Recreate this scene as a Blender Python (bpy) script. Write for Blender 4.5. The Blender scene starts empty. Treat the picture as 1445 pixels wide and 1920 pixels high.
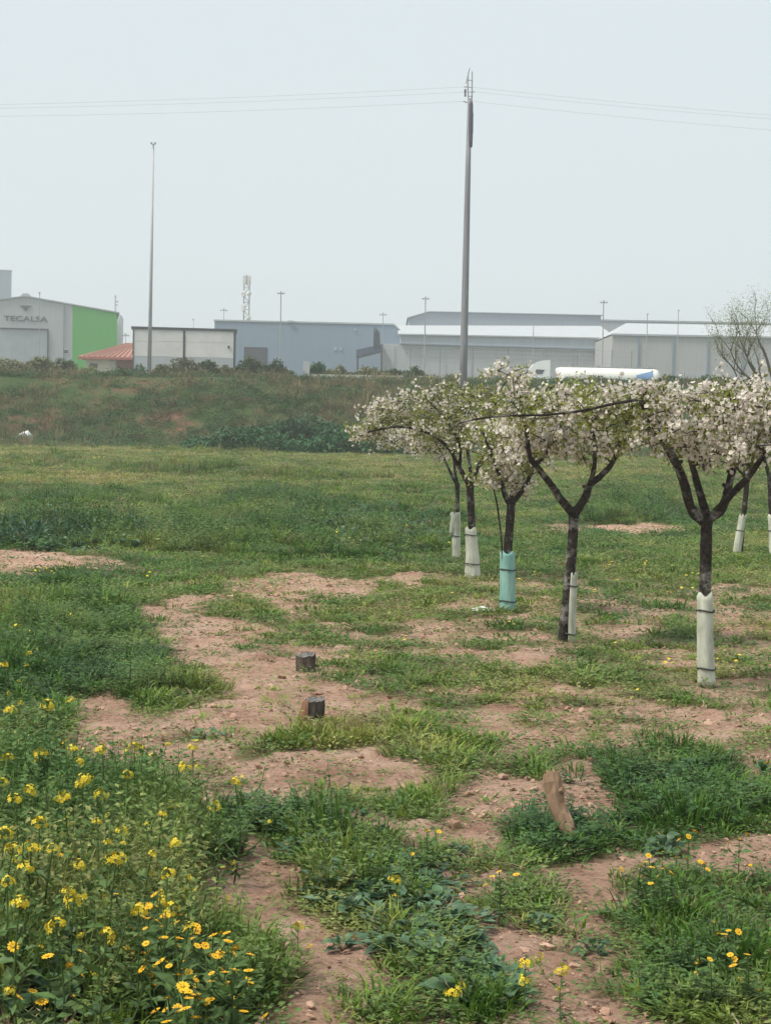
import bpy, math, random
import numpy as np
from mathutils import Vector, Matrix, Euler

random.seed(7)
rng = np.random.default_rng(7)
SC = bpy.context.scene
COL = SC.collection
R = math.radians
HAZE = 0.00095

# ------------------------------------------------------------------ camera
F, PW, PH = 3600.0, 1445.0, 1920.0
PITCH, ROLL, EYE = 2.55, 1.0, 1.65
cam_data = bpy.data.cameras.new('camera')
cam_data.sensor_fit = 'VERTICAL'
cam_data.sensor_height = 36.0
cam_data.lens = 36.0 * F / PH
cam_data.clip_start = 0.1
cam_data.clip_end = 6000.0
cam = bpy.data.objects.new('camera', cam_data)
COL.objects.link(cam)
CAMR = Matrix.Rotation(R(90 - PITCH), 3, 'X') @ Matrix.Rotation(R(ROLL), 3, 'Z')
cam.matrix_world = Matrix.Translation((0, 0, EYE)) @ CAMR.to_4x4()
SC.camera = cam

# ------------------------------------------------------------------ sky, sun, exposure
SUN_EL, SUN_AZ = 58.0, -112.0        # hazy sun, high, over the left shoulder
world = bpy.data.worlds.new('World')
SC.world = world
world.use_nodes = True
nt = world.node_tree
nt.nodes.clear()
w_out = nt.nodes.new('ShaderNodeOutputWorld')
w_bg = nt.nodes.new('ShaderNodeBackground')
w_sky = nt.nodes.new('ShaderNodeTexSky')
w_sky.sky_type = 'NISHITA'
w_sky.sun_disc = False
w_sky.sun_elevation = R(SUN_EL)
w_sky.sun_rotation = R(SUN_AZ)
w_sky.dust_density = 6.0
w_mix = nt.nodes.new('ShaderNodeMix')
w_mix.data_type = 'RGBA'
w_mix.inputs['Factor'].default_value = 0.93
w_mix.inputs[7].default_value = (7.75, 8.65, 9.1, 1)     # even, thin overcast
w_bg.inputs['Strength'].default_value = 0.10
nt.links.new(w_sky.outputs[0], w_mix.inputs[6])
nt.links.new(w_mix.outputs[2], w_bg.inputs['Color'])
nt.links.new(w_bg.outputs[0], w_out.inputs['Surface'])

sun_d = bpy.data.lights.new('sun', 'SUN')
sun_d.energy = 4.2
sun_d.angle = R(13)
sun_d.color = (1.0, 0.93, 0.82)
sun = bpy.data.objects.new('sun', sun_d)
COL.objects.link(sun)
sd = Vector((math.sin(R(SUN_AZ)) * math.cos(R(SUN_EL)), math.cos(R(SUN_AZ)) * math.cos(R(SUN_EL)), math.sin(R(SUN_EL))))
sun.rotation_euler = sd.to_track_quat('Z', 'Y').to_euler()
sun.location = (20, -10, 40)

SC.view_settings.view_transform = 'Standard'
SC.view_settings.look = 'None'
SC.view_settings.exposure = 0.0
SC.view_settings.gamma = 1.0
SC.render.engine = 'CYCLES'
SC.cycles.use_denoising = True
SC.cycles.max_bounces = 6
SC.cycles.transparent_max_bounces = 8
SC.cycles.volume_bounces = 2

# ------------------------------------------------------------------ helpers
def P(px, py, Y):
    d = CAMR @ Vector(((px - PW / 2) / F, -(py - PH / 2) / F, -1.0))
    t = Y / d.y
    return Vector((d.x * t, Y, EYE + d.z * t))

CI = np.array(CAMR.transposed())
def pix(X, Y, Z):
    X = np.asarray(X, float); Y = np.asarray(Y, float); Z = np.asarray(Z, float) - EYE
    a = CI[0, 0] * X + CI[0, 1] * Y + CI[0, 2] * Z
    b = CI[1, 0] * X + CI[1, 1] * Y + CI[1, 2] * Z
    c = CI[2, 0] * X + CI[2, 1] * Y + CI[2, 2] * Z
    c = np.minimum(c, -0.05)
    return PW / 2 + F * a / -c, PH / 2 - F * b / -c

def _hash(ix, iy, seed):
    h = (ix.astype(np.int64) * 374761393 + iy.astype(np.int64) * 668265263 + seed * 1442695041) & 0xFFFFFFFF
    h = ((h ^ (h >> 13)) * 1274126177) & 0xFFFFFFFF
    h = (h ^ (h >> 16)) & 0xFFFFFFFF
    return h / 4294967295.0

def vnoise(x, y, seed=0):
    x = np.asarray(x, float); y = np.asarray(y, float)
    ix, iy = np.floor(x), np.floor(y)
    fx, fy = x - ix, y - iy
    fx = fx * fx * (3 - 2 * fx); fy = fy * fy * (3 - 2 * fy)
    a = _hash(ix, iy, seed); b = _hash(ix + 1, iy, seed)
    c = _hash(ix, iy + 1, seed); d = _hash(ix + 1, iy + 1, seed)
    return (a * (1 - fx) + b * fx) * (1 - fy) + (c * (1 - fx) + d * fx) * fy

def fbm(x, y, seed=0, octv=4):
    s = 0; a = 0.5; t = 0
    for o in range(octv):
        s = s + a * vnoise(x * 2 ** o + 17.3 * o, y * 2 ** o - 9.1 * o, seed + o)
        t += a; a *= 0.5
    return s / t

def sstep(a, b, x):
    t = np.clip((np.asarray(x, float) - a) / (b - a), 0, 1)
    return t * t * (3 - 2 * t)

def gz(X, Y):
    X = np.asarray(X, float); Y = np.asarray(Y, float)
    w = (fbm(X / 9, Y / 9, 3, 3) - .5) * 5
    near = 1 - sstep(60, 90, Y)
    z = sstep(38, 88, Y) * .5 + sstep(90, 104, Y + w) * 3.55 + sstep(107, 130, Y) * .9
    z = z + (fbm(X / 3.1, Y / 3.1, 5, 3) - .5) * .07 * near
    z = z + (fbm(X / 2.0, Y / 2.0, 8, 3) - .5) * .5 * sstep(86, 92, Y) * (1 - sstep(103, 106, Y))
    return z

def ground_at(px, py, y0=4.0, y1=130.0):
    ys = np.geomspace(y0, y1, 1500)
    d = CAMR @ Vector(((px - PW / 2) / F, -(py - PH / 2) / F, -1.0))
    xs = d.x / d.y * ys; zs = EYE + d.z / d.y * ys
    below = np.nonzero(zs < gz(xs, ys))[0]
    i = below[0] if len(below) else len(ys) - 1
    return Vector((xs[i], ys[i], float(gz(xs[i], ys[i]))))

def above_ground(px, py, h, y0=4.0, y1=100.0):
    ys = np.geomspace(y0, y1, 1500)
    d = CAMR @ Vector(((px - PW / 2) / F, -(py - PH / 2) / F, -1.0))
    xs = d.x / d.y * ys; zs = EYE + d.z / d.y * ys
    below = np.nonzero(zs - gz(xs, ys) < h)[0]
    i = below[0] if len(below) else len(ys) - 1
    return Vector((xs[i], ys[i], float(gz(xs[i], ys[i]))))

# ---- materials
MATS = {}
def node_mat(name):
    m = bpy.data.materials.new(name)
    m.use_nodes = True
    t = m.node_tree
    t.nodes.clear()
    o = t.nodes.new('ShaderNodeOutputMaterial')
    MATS[name] = m
    return m, t, o

def ramp(t, stops, interp='LINEAR'):
    r = t.nodes.new('ShaderNodeValToRGB')
    e = r.color_ramp.elements
    r.color_ramp.interpolation = interp
    while len(e) < len(stops): e.new(0.5)
    for i, (p, c) in enumerate(stops):
        e[i].position = p
        e[i].color = (c[0], c[1], c[2], 1)
    return r

def noise(t, scale, detail=4, rough=.6, coord='Position', vec=None):
    n = t.nodes.new('ShaderNodeTexNoise')
    n.inputs['Scale'].default_value = scale
    n.inputs['Detail'].default_value = detail
    n.inputs['Roughness'].default_value = rough
    if vec is not None:
        t.links.new(vec, n.inputs['Vector'])
    elif coord == 'Position':
        g = t.nodes.new('ShaderNodeNewGeometry')
        t.links.new(g.outputs['Position'], n.inputs['Vector'])
    else:
        g = t.nodes.new('ShaderNodeTexCoord')
        t.links.new(g.outputs[coord], n.inputs['Vector'])
    return n

def plain(name, c0, c1, scale=3.0, rough=.7, bump=.0, metal=0., stretch=None, detail=5, spec=.3):
    """two-tone worn surface with fine relief"""
    m, t, o = node_mat(name)
    vec = None
    if stretch:
        g = t.nodes.new('ShaderNodeNewGeometry')
        mp = t.nodes.new('ShaderNodeMapping')
        mp.inputs['Scale'].default_value = stretch
        t.links.new(g.outputs['Position'], mp.inputs['Vector'])
        vec = mp.outputs[0]
    n = noise(t, scale, detail, .62, vec=vec)
    r = ramp(t, [(.32, c0), (.68, c1)])
    t.links.new(n.outputs['Fac'], r.inputs[0])
    b = t.nodes.new('ShaderNodeBsdfPrincipled')
    b.inputs['Roughness'].default_value = rough
    b.inputs['Metallic'].default_value = metal
    b.inputs['Specular IOR Level'].default_value = spec
    t.links.new(r.outputs[0], b.inputs['Base Color'])
    if bump:
        n2 = noise(t, scale * 4, 5, .7, vec=vec)
        bp = t.nodes.new('ShaderNodeBump')
        bp.inputs['Strength'].default_value = min(1, bump * 10)
        bp.inputs['Distance'].default_value = bump
        t.links.new(n2.outputs['Fac'], bp.inputs['Height'])
        t.links.new(bp.outputs[0], b.inputs['Normal'])
    t.links.new(b.outputs[0], o.inputs['Surface'])
    return m

def leafy(name, stops, transl=.3, rough=.55, spec=.25, posnoise=1.1, instanced=True, sat=1.0):
    """leaf colour picked along stops by a per-plant tint, with patchy and per-plant variation"""
    m, t, o = node_mat(name)
    r = ramp(t, stops)
    n = noise(t, posnoise, 3, .6)
    oi = t.nodes.new('ShaderNodeObjectInfo')
    ad = t.nodes.new('ShaderNodeMath'); ad.operation = 'MULTIPLY_ADD'
    ad.inputs[1].default_value = .5
    if instanced:
        at = t.nodes.new('ShaderNodeAttribute')
        at.attribute_type = 'INSTANCER'
        at.attribute_name = 'tint'
        t.links.new(at.outputs['Fac'], ad.inputs[2])
    else:
        ad.inputs[2].default_value = .25
    t.links.new(n.outputs['Fac'], ad.inputs[0])
    sb = t.nodes.new('ShaderNodeMath'); sb.operation = 'SUBTRACT'; sb.inputs[1].default_value = .25
    t.links.new(ad.outputs[0], sb.inputs[0])
    t.links.new(sb.outputs[0], r.inputs[0])
    fine = noise(t, 45.0 if instanced else 30.0, 2, .5)
    mp = t.nodes.new('ShaderNodeMapRange')
    mp.inputs['From Min'].default_value = .3; mp.inputs['From Max'].default_value = .7
    mp.inputs['To Min'].default_value = .6; mp.inputs['To Max'].default_value = 1.4
    t.links.new(fine.outputs['Fac'], mp.inputs['Value'])
    rm = t.nodes.new('ShaderNodeMapRange')
    rm.inputs['To Min'].default_value = .78; rm.inputs['To Max'].default_value = 1.25
    t.links.new(oi.outputs['Random'], rm.inputs['Value'])
    mm = t.nodes.new('ShaderNodeMath'); mm.operation = 'MULTIPLY'
    t.links.new(mp.outputs[0], mm.inputs[0]); t.links.new(rm.outputs[0], mm.inputs[1])
    hs = t.nodes.new('ShaderNodeHueSaturation')
    hs.inputs['Saturation'].default_value = sat
    t.links.new(r.outputs[0], hs.inputs['Color'])
    t.links.new(mm.outputs[0], hs.inputs['Value'])
    b = t.nodes.new('ShaderNodeBsdfPrincipled')
    b.inputs['Roughness'].default_value = rough
    b.inputs['Specular IOR Level'].default_value = spec
    tr = t.nodes.new('ShaderNodeBsdfTranslucent')
    mx = t.nodes.new('ShaderNodeMixShader')
    mx.inputs[0].default_value = transl
    t.links.new(hs.outputs[0], b.inputs['Base Color'])
    t.links.new(hs.outputs[0], tr.inputs['Color'])
    t.links.new(b.outputs[0], mx.inputs[1]); t.links.new(tr.outputs[0], mx.inputs[2])
    t.links.new(mx.outputs[0], o.inputs['Surface'])
    return m

# ---- mesh helpers
ORIG = {}
def link_mesh(name, verts, faces, mat, parent=None, smooth=False, loc=None):
    me = bpy.data.meshes.new(name)
    o0 = Vector((0, 0, 0))
    if parent is not None: o0 = ORIG[parent.name]
    elif loc is not None: o0 = Vector(loc)
    va = np.asarray(verts, dtype=np.float64).reshape(-1, 3) - np.array(o0)
    me.from_pydata(va.tolist(), [], [tuple(int(i) for i in f) for f in faces])
    if mat is not None: me.materials.append(mat)
    if smooth: me.polygons.foreach_set('use_smooth', [True] * len(me.polygons))
    me.update()
    ob = bpy.data.objects.new(name, me)
    COL.objects.link(ob)
    if parent is not None: ob.parent = parent
    else: ob.location = o0
    ORIG[ob.name] = o0
    return ob

def tag(o, label=None, cat=None, group=None, kind=None):
    if label: o['label'] = label
    if cat: o['category'] = cat
    if group: o['group'] = group
    if kind: o['kind'] = kind
    return o

def thing(name, label, cat, loc, group=None):
    o = bpy.data.objects.new(name, None)
    o.empty_display_size = .2
    o.location = loc
    COL.objects.link(o)
    ORIG[o.name] = Vector(loc)
    return tag(o, label, cat, group)

class MB:
    def __init__(s): s.v = []; s.f = []
    def add(s, vs, fs):
        n = len(s.v)
        s.v.extend([tuple(p) for p in vs])
        s.f.extend([tuple(i + n for i in f) for f in fs])
        return s
    def box(s, x0, x1, y0, y1, z0, z1):
        return s.add([(x0, y0, z0), (x1, y0, z0), (x1, y1, z0), (x0, y1, z0), (x0, y0, z1), (x1, y0, z1), (x1, y1, z1), (x0, y1, z1)],
                     [(0, 3, 2, 1), (4, 5, 6, 7), (0, 1, 5, 4), (1, 2, 6, 5), (2, 3, 7, 6), (3, 0, 4, 7)])
    def prism(s, poly, y0, y1):
        """poly: (x, z) outline extruded from y0 to y1"""
        n = len(poly)
        vs = [(x, y0, z) for x, z in poly] + [(x, y1, z) for x, z in poly]
        fs = [tuple(range(n)), tuple(range(2 * n - 1, n - 1, -1))]
        fs += [(i, i + n, (i + 1) % n + n, (i + 1) % n) for i in range(n)]
        return s.add(vs, fs)
    def tube(s, pts, radii, sides=8, wob=0., cap=True):
        pts = [Vector(p) for p in pts]
        n = len(pts)
        if not hasattr(radii, '__len__'): radii = [radii] * n
        up = None; rings = []
        for i in range(n):
            tdir = (pts[min(i + 1, n - 1)] - pts[max(i - 1, 0)])
            if tdir.length < 1e-9: tdir = Vector((0, 0, 1))
            tdir.normalize()
            if up is None:
                up = Vector((1, 0, 0)) if abs(tdir.x) < .8 else Vector((0, 1, 0))
            a = (up - tdir * up.dot(tdir))
            if a.length < 1e-6: a = tdir.orthogonal()
            a.normalize(); b = tdir.cross(a); up = a
            ring = []
            for k in range(sides):
                th = 2 * math.pi * k / sides
                rr = radii[i] * (1 + (random.uniform(-wob, wob) if wob else 0))
                ring.append(pts[i] + a * (math.cos(th) * rr) + b * (math.sin(th) * rr))
            rings.append(ring)
        vs = [p for r_ in rings for p in r_]
        fs = []
        for i in range(n - 1):
            for k in range(sides):
                k2 = (k + 1) % sides
                fs.append((i * sides + k, i * sides + k2, (i + 1) * sides + k2, (i + 1) * sides + k))
        if cap:
            fs.append(tuple(range(sides - 1, -1, -1)))
            fs.append(tuple((n - 1) * sides + k for k in range(sides)))
        return s.add(vs, fs)
    def build(s, name, mat, parent=None, smooth=False, loc=None):
        return link_mesh(name, s.v, s.f, mat, parent, smooth, loc)

def replicate(V, Fc, mats, offs):
    """many transformed copies of one small mesh as arrays: mats (n,3,3), offs (n,3)"""
    V = np.asarray(V, float); n = len(offs)
    W = np.einsum('nij,vj->nvi', mats, V) + offs[:, None, :]
    base = np.arange(n)[:, None] * len(V)
    L = len(Fc[0])
    FA = np.asarray(Fc, int).reshape(-1, L)
    A = (FA[None, :, :] + base[:, :, None]).reshape(-1, L)
    return W.reshape(-1, 3), A

def array_mesh(name, V, A, mat, parent=None, smooth=False, loc=None):
    o0 = ORIG[parent.name] if parent is not None else Vector(loc or (0, 0, 0))
    me = bpy.data.meshes.new(name)
    V = np.asarray(V, np.float32) - np.array(o0, np.float32)
    A = np.asarray(A, np.int32); L = A.shape[1]
    me.vertices.add(len(V)); me.vertices.foreach_set('co', V.ravel())
    me.loops.add(A.size); me.loops.foreach_set('vertex_index', A.ravel())
    me.polygons.add(len(A))
    me.polygons.foreach_set('loop_start', np.arange(len(A), dtype=np.int32) * L)
    if smooth: me.polygons.foreach_set('use_smooth', np.ones(len(A), bool))
    me.update(calc_edges=True)
    me.validate()
    if mat: me.materials.append(mat)
    ob = bpy.data.objects.new(name, me)
    COL.objects.link(ob)
    if parent is not None: ob.parent = parent
    else: ob.location = o0
    ORIG[ob.name] = Vector(o0)
    return ob

def rand_rot(n, tilt=math.pi, r=rng):
    """random rotation matrices, spun about z and tilted up to tilt"""
    a = r.uniform(0, 2 * math.pi, n); b = r.uniform(-tilt, tilt, n); c = r.uniform(-tilt, tilt, n)
    ca, sa, cb, sb, cc, sc = np.cos(a), np.sin(a), np.cos(b), np.sin(b), np.cos(c), np.sin(c)
    Z = np.zeros(n); O = np.ones(n)
    Rz = np.stack([np.stack([ca, -sa, Z], -1), np.stack([sa, ca, Z], -1), np.stack([Z, Z, O], -1)], 1)
    Ry = np.stack([np.stack([cb, Z, sb], -1), np.stack([Z, O, Z], -1), np.stack([-sb, Z, cb], -1)], 1)
    Rx = np.stack([np.stack([O, Z, Z], -1), np.stack([Z, cc, -sc], -1), np.stack([Z, sc, cc], -1)], 1)
    return Rz @ Ry @ Rx

# leaf along +x from the origin, 4 triangles, folded on its midrib
LEAF_V = [(0, 0, 0), (.45, .26, .06), (.5, 0, .0), (.45, -.26, .06), (1, 0, -.08)]
LEAF_F = [(0, 2, 1), (0, 3, 2), (1, 2, 4), (2, 3, 4)]
# ------------------------------------------------------------------ vegetation layout of the field (plan of patches, read off the ground)
# centre x, centre y, half width, half height on the ground sheet, cover 0..1
COVER = [
    (574, 1272, 34, 8, .9), (590, 1364, 44, 9, .9), (80, 1056, 160, 20, .02), (100, 1094, 160, 14, .6),
    (150, 1215, 230, 110, 1.0), (60, 1150, 190, 45, 1.0), (330, 1270, 130, 60, 1.0), (260, 1100, 120, 36, 1.0),
    (590, 1103, 210, 20, .12), (350, 1165, 80, 50, .05), (410, 1215, 75, 38, .05), (450, 1250, 60, 25, .1), (760, 1085, 90, 12, .3),
    (450, 1140, 60, 26, .85), (700, 1160, 170, 28, .9), (610, 1190, 50, 18, .85), (900, 1110, 260, 30, .75),
    (510, 1225, 110, 26, .35), (830, 1185, 110, 22, .35), (1000, 1235, 90, 20, .25), (700, 1250, 120, 22, .8), (500, 1300, 120, 14, .15),
    (430, 1345, 120, 17, .05), (600, 1300, 150, 14, .4), (880, 1300, 160, 26, .75), (1060, 1265, 70, 24, .85), (1190, 1290, 80, 30, .85),
    (160, 1345, 95, 42, .2), (60, 1400, 80, 200, .9),
    (720, 1335, 110, 18, .3), (1020, 1345, 180, 30, .33), (1320, 1375, 170, 40, .30), (1100, 1385, 140, 16, .2), (1420, 1320, 60, 22, .8),
    (620, 1392, 250, 26, 1.0), (850, 1385, 70, 40, .95), (1000, 1430, 190, 26, .95), (1290, 1490, 200, 75, 1.0),
    (560, 1440, 130, 22, .12), (700, 1450, 90, 30, .15), (560, 1492, 110, 20, .06), (640, 1475, 60, 10, .75), (700, 1550, 110, 40, .08), (800, 1500, 70, 26, .9),
    (920, 1480, 75, 26, .15), (930, 1545, 75, 40, .05), (1105, 1490, 65, 42, .1), (1040, 1560, 110, 45, .95), (840, 1600, 75, 36, .85),
    (330, 1500, 70, 25, .25), (480, 1535, 110, 38, 1.0), (580, 1590, 110, 50, 1.0), (680, 1680, 110, 70, 1.0), (790, 1770, 120, 70, 1.0), (900, 1850, 110, 70, 1.0),
    (390, 1610, 75, 50, .06), (450, 1690, 100, 60, .04), (520, 1770, 80, 60, .05), (640, 1830, 70, 40, .1), (590, 1890, 110, 60, .06),
    (120, 1640, 220, 220, 1.0), (300, 1830, 190, 120, 1.0), (470, 1830, 60, 70, .9),
    (980, 1670, 110, 36, .75), (1010, 1730, 70, 26, .95), (930, 1760, 60, 40, .08), (1020, 1800, 130, 45, .05), (1140, 1690, 80, 45, .06), (1120, 1620, 60, 16, .15),
    (1270, 1640, 110, 36, .85), (1250, 1720, 80, 55, 1.0), (1400, 1610, 60, 28, .08), (1390, 1690, 80, 40, .8), (1180, 1790, 60, 22, .3), (1150, 1780, 120, 22, .55),
    (1350, 1840, 150, 90, 1.0), (1180, 1860, 80, 40, .5), (1090, 1905, 110, 26, .06), (1000, 1900, 60, 60, .2), (740, 1905, 110, 26, .7),
    (1190, 992, 70, 9, .1), (1040, 995, 50, 6, .2), (800, 955, 40, 6, .3),
]
# where plants stand tall and lush: height factor
LUSH = [
    (150, 1230, 230, 105, .8), (130, 1008, 160, 30, 1.8), (430, 1000, 190, 50, .95), (640, 1010, 180, 50, 1.0), (780, 985, 110, 40, .8), (690, 1012, 75, 22, 1.5), (330, 1020, 60, 22, 1.4), (560, 960, 60, 14, 1.4), (620, 1392, 250, 24, .6),
    (1290, 1490, 210, 70, .9), (500, 1540, 120, 40, .9), (640, 1640, 130, 70, 1.0), (790, 1770, 130, 80, .9), (900, 1860, 110, 70, .9), (1050, 1560, 90, 50, .8), (800, 1500, 60, 24, .6),
    (100, 1640, 260, 240, 1.4), (300, 1830, 190, 120, 1.3), (1250, 1720, 70, 50, .8), (1350, 1850, 150, 90, .9), (1190, 965, 120, 22, 1.2), (150, 940, 160, 14, .9), (650, 930, 200, 14, .6), (330, 893, 160, 7, .9), (60, 880, 90, 8, .8), (560, 905, 120, 7, .9), (1000, 885, 120, 6, .7), (420, 866, 140, 5, .8), (480, 940, 60, 22, 1.1),
]
YELLOWISH = [(700, 866, 1000, 40, .5), (250, 852, 300, 10, .75), (800, 858, 260, 8, .8), (420, 885, 240, 9, .35), (150, 905, 260, 10, .65), (1000, 900, 200, 10, .6), (110, 970, 170, 18, .55), (1100, 1090, 300, 40, .35), (1250, 1050, 220, 40, .3), (1000, 1180, 300, 50, .25), (680, 1165, 160, 20, .35), (600, 1500, 60, 12, .8), (860, 1605, 70, 20, .5), (1320, 1270, 110, 20, .4), (1180, 1640, 60, 30, .4)]
BLUISH = [(130, 1005, 160, 36, 1), (690, 1000, 130, 40, 1), (450, 1510, 80, 40, .6), (720, 1700, 120, 60, 1), (830, 1790, 110, 50, .9), (150, 1850, 160, 90, .9), (600, 1600, 70, 30, .4), (350, 1400, 60, 30, .7), (940, 1870, 80, 50, .8)]
FLOWERY = [(140, 1520, 190, 200, .3), (350, 1770, 130, 110, .8), (1150, 1090, 260, 30, .5), (1310, 1268, 100, 18, .9), (640, 1498, 90, 14, .6), (800, 1560, 40, 14, .7), (1250, 1610, 110, 30, .8), (1340, 1790, 110, 60, .5), (930, 1635, 60, 14, .6), (30, 1250, 60, 40, .8), (220, 1210, 60, 30, .6), (800, 1600, 70, 20, .5), (1000, 1190, 120, 22, .3), (60, 890, 160, 16, .4), (110, 1078, 60, 10, .9)]

def layer(feats, u, v, base, wu, wv):
    c = np.array(base, float) + np.zeros_like(u)
    for (cx, cy, rx, ry, val) in feats:
        if val < .25 and feats is COVER: cy, ry, rx = cy + .18 * ry, ry * 1.35, rx * 1.12
        elif feats is COVER and 1095 < cy < 1340 and cx > 430: val = val * .68
        if val > .7 and feats is COVER and cy > 1350: cy, ry = cy + 24, ry * .82
        q = np.sqrt(((u + wu * rx * .55 - cx) / rx) ** 2 + ((v + wv * ry * .55 - cy) / ry) ** 2)
        k = sstep(1.25, .75, q)
        c = c * (1 - k) + val * k
    return c

def sheet(X, Y):
    u, v = pix(X, Y, np.zeros_like(np.asarray(X, float)))
    wu = (fbm(X * 1.9, Y * 1.1, 21, 3) - .5) * 2.6
    wv = (fbm(X * 1.9, Y * 1.1, 31, 3) - .5) * 2.6
    return u, v, wu, wv

def cover(X, Y):
    X = np.asarray(X, float); Y = np.asarray(Y, float)
    u, v, wu, wv = sheet(X, Y)
    base = .97 - .57 * sstep(1060, 1120, v)
    base = np.where(v > 2050, .6, base)
    c = layer(COVER, u, v, base, wu, wv)
    n = fbm(X * 3.2, Y * 2.2, 41, 4) - .5
    n_ = fbm(X * 9, Y * 6, 45, 2) - .5
    mid = sstep(1090, 1130, v) * (1 - sstep(1420, 1470, v)) * sstep(300, 480, u)
    c = c + mid * (.05 * (1 - c) + 1.0 * (fbm(X * 5.5, Y * 2.6, 47, 3) - .50) * (1 - np.abs(c - .45)))
    near = sstep(1420, 1470, v) * sstep(380, 480, u)
    c = c + near * .75 * (fbm(X * 8, Y * 5, 49, 3) - .47) * (1 - .7 * sstep(.5, .9, c))
    return np.clip(sstep(.26, .80, c + (n * 1.0 + n_ * .55) * (1 - .6 * np.abs(c - .5) * 2)), 0, 1)

# ------------------------------------------------------------------ ground
def soil_material():
    m, t, o = node_mat('soil')
    n1 = noise(t, 2.2, 6, .65)
    r1 = ramp(t, [(.3, (.38, .22, .158)), (.5, (.55, .36, .27)), (.7, (.66, .475, .37))])
    t.links.new(n1.outputs['Fac'], r1.inputs[0])
    n2 = noise(t, 26, 6, .72)
    r2 = ramp(t, [(.30, (.48, .42, .38)), (.44, (.9, .88, .86)), (.62, (1.14, 1.13, 1.12))])
    t.links.new(n2.outputs['Fac'], r2.inputs[0])
    mu = t.nodes.new('ShaderNodeMix'); mu.data_type = 'RGBA'; mu.blend_type = 'MULTIPLY'
    mu.inputs['Factor'].default_value = 1
    t.links.new(r1.outputs[0], mu.inputs[6]); t.links.new(r2.outputs[0], mu.inputs[7])
    at = t.nodes.new('ShaderNodeAttribute'); at.attribute_name = 'turf'
    n3 = noise(t, 1.3, 5, .65)
    r3 = ramp(t, [(.3, (.085, .11, .032)), (.55, (.17, .165, .065)), (.75, (.28, .22, .12))])
    t.links.new(n3.outputs['Fac'], r3.inputs[0])
    mx = t.nodes.new('ShaderNodeMix'); mx.data_type = 'RGBA'
    t.links.new(at.outputs['Fac'], mx.inputs['Factor'])
    t.links.new(mu.outputs[2], mx.inputs[6]); t.links.new(r3.outputs[0], mx.inputs[7])
    a2 = t.nodes.new('ShaderNodeAttribute'); a2.attribute_name = 'bank'
    n4 = noise(t, .42, 8, .74)
    r4 = ramp(t, [(.42, (.045, .08, .024)), (.52, (.075, .095, .036)), (.58, (.15, .095, .058)), (.66, (.24, .125, .088))])
    t.links.new(n4.outputs['Fac'], r4.inputs[0])
    m2 = t.nodes.new('ShaderNodeMix'); m2.data_type = 'RGBA'
    t.links.new(a2.outputs['Fac'], m2.inputs['Factor'])
    t.links.new(mx.outputs[2], m2.inputs[6]); t.links.new(r4.outputs[0], m2.inputs[7])
    b = t.nodes.new('ShaderNodeBsdfPrincipled')
    b.inputs['Roughness'].default_value = .95
    b.inputs['Specular IOR Level'].default_value = .1
    t.links.new(m2.outputs[2], b.inputs['Base Color'])
    n5 = noise(t, 34, 7, .75)
    bp = t.nodes.new('ShaderNodeBump'); bp.inputs['Strength'].default_value = 1.0; bp.inputs['Distance'].default_value = .045
    t.links.new(n5.outputs['Fac'], bp.inputs['Height'])
    t.links.new(bp.outputs[0], b.inputs['Normal'])
    t.links.new(b.outputs[0], o.inputs['Surface'])
    return m
M_SOIL = soil_material()

def build_ground():
    ys = np.concatenate([np.array([-60, -20, -6, 0, 2, 3.2]), np.geomspace(4, 112, 470), np.geomspace(114, 1500, 60)])
    us = np.concatenate([-np.geomspace(1.05, 60, 26)[::-1], np.linspace(-1, 1, 330), np.geomspace(1.05, 60, 26)])
    w = .27 * np.maximum(ys, 4) + 2.0
    w = np.minimum(w, 60 + 0 * w)
    outer = np.abs(us) > 1.0
    X = np.where(outer[None, :], np.sign(us)[None, :] * np.minimum(np.abs(us)[None, :] * w[:, None], 1500), us[None, :] * w[:, None])
    # outer columns must spread to the horizon on near rows too
    k = np.abs(us)[None, :]
    X = np.where(outer[None, :], np.sign(us)[None, :] * (w[:, None] + (1500 - w[:, None]) * ((k - 1.0) / 59.0) ** 1.5), X)
    Y = np.repeat(ys[:, None], len(us), 1)
    Z = gz(X, Y)
    inside = (~outer)[None, :] & (Y > 3.9) & (Y < 112)
    cv = np.where(Y < 95, cover(X, Y), 1.0)
    # clods and ruts of the worked soil
    clod = (fbm(X * 5, Y * 3.2, 61, 3) - .5) * .06 + np.abs(fbm(X * 12, Y * 10, 71, 3) - .5) * .10 * sstep(.38, .6, fbm(X * 1.3, Y * 1.3, 73, 3))
    fade = (1 - sstep(30, 60, Y))
    Z = Z + np.where(inside, clod * (.3 + .7 * (1 - cv)) * fade, 0)
    V = np.stack([X, Y, Z], -1).reshape(-1, 3)
    nr, nc = Y.shape
    i = np.arange(nr - 1)[:, None] * nc + np.arange(nc - 1)[None, :]
    A = np.stack([i, i + 1, i + nc + 1, i + nc], -1).reshape(-1, 4)
    g = array_mesh('ground', V, A, M_SOIL, smooth=True)
    a = g.data.attributes.new('turf', 'FLOAT', 'POINT')
    a.data.foreach_set('value', np.clip(cv * .85, 0, .85).astype(np.float32).ravel())
    bk = sstep(85, 93, Y + (fbm(X / 3, Y / 3, 15, 3) - .5) * 6)
    a = g.data.attributes.new('bank', 'FLOAT', 'POINT')
    a.data.foreach_set('value', bk.astype(np.float32).ravel())
    tag(g, 'reddish bare soil field with turf rising to a road embankment', 'ground', kind='structure')
build_ground()

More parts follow.
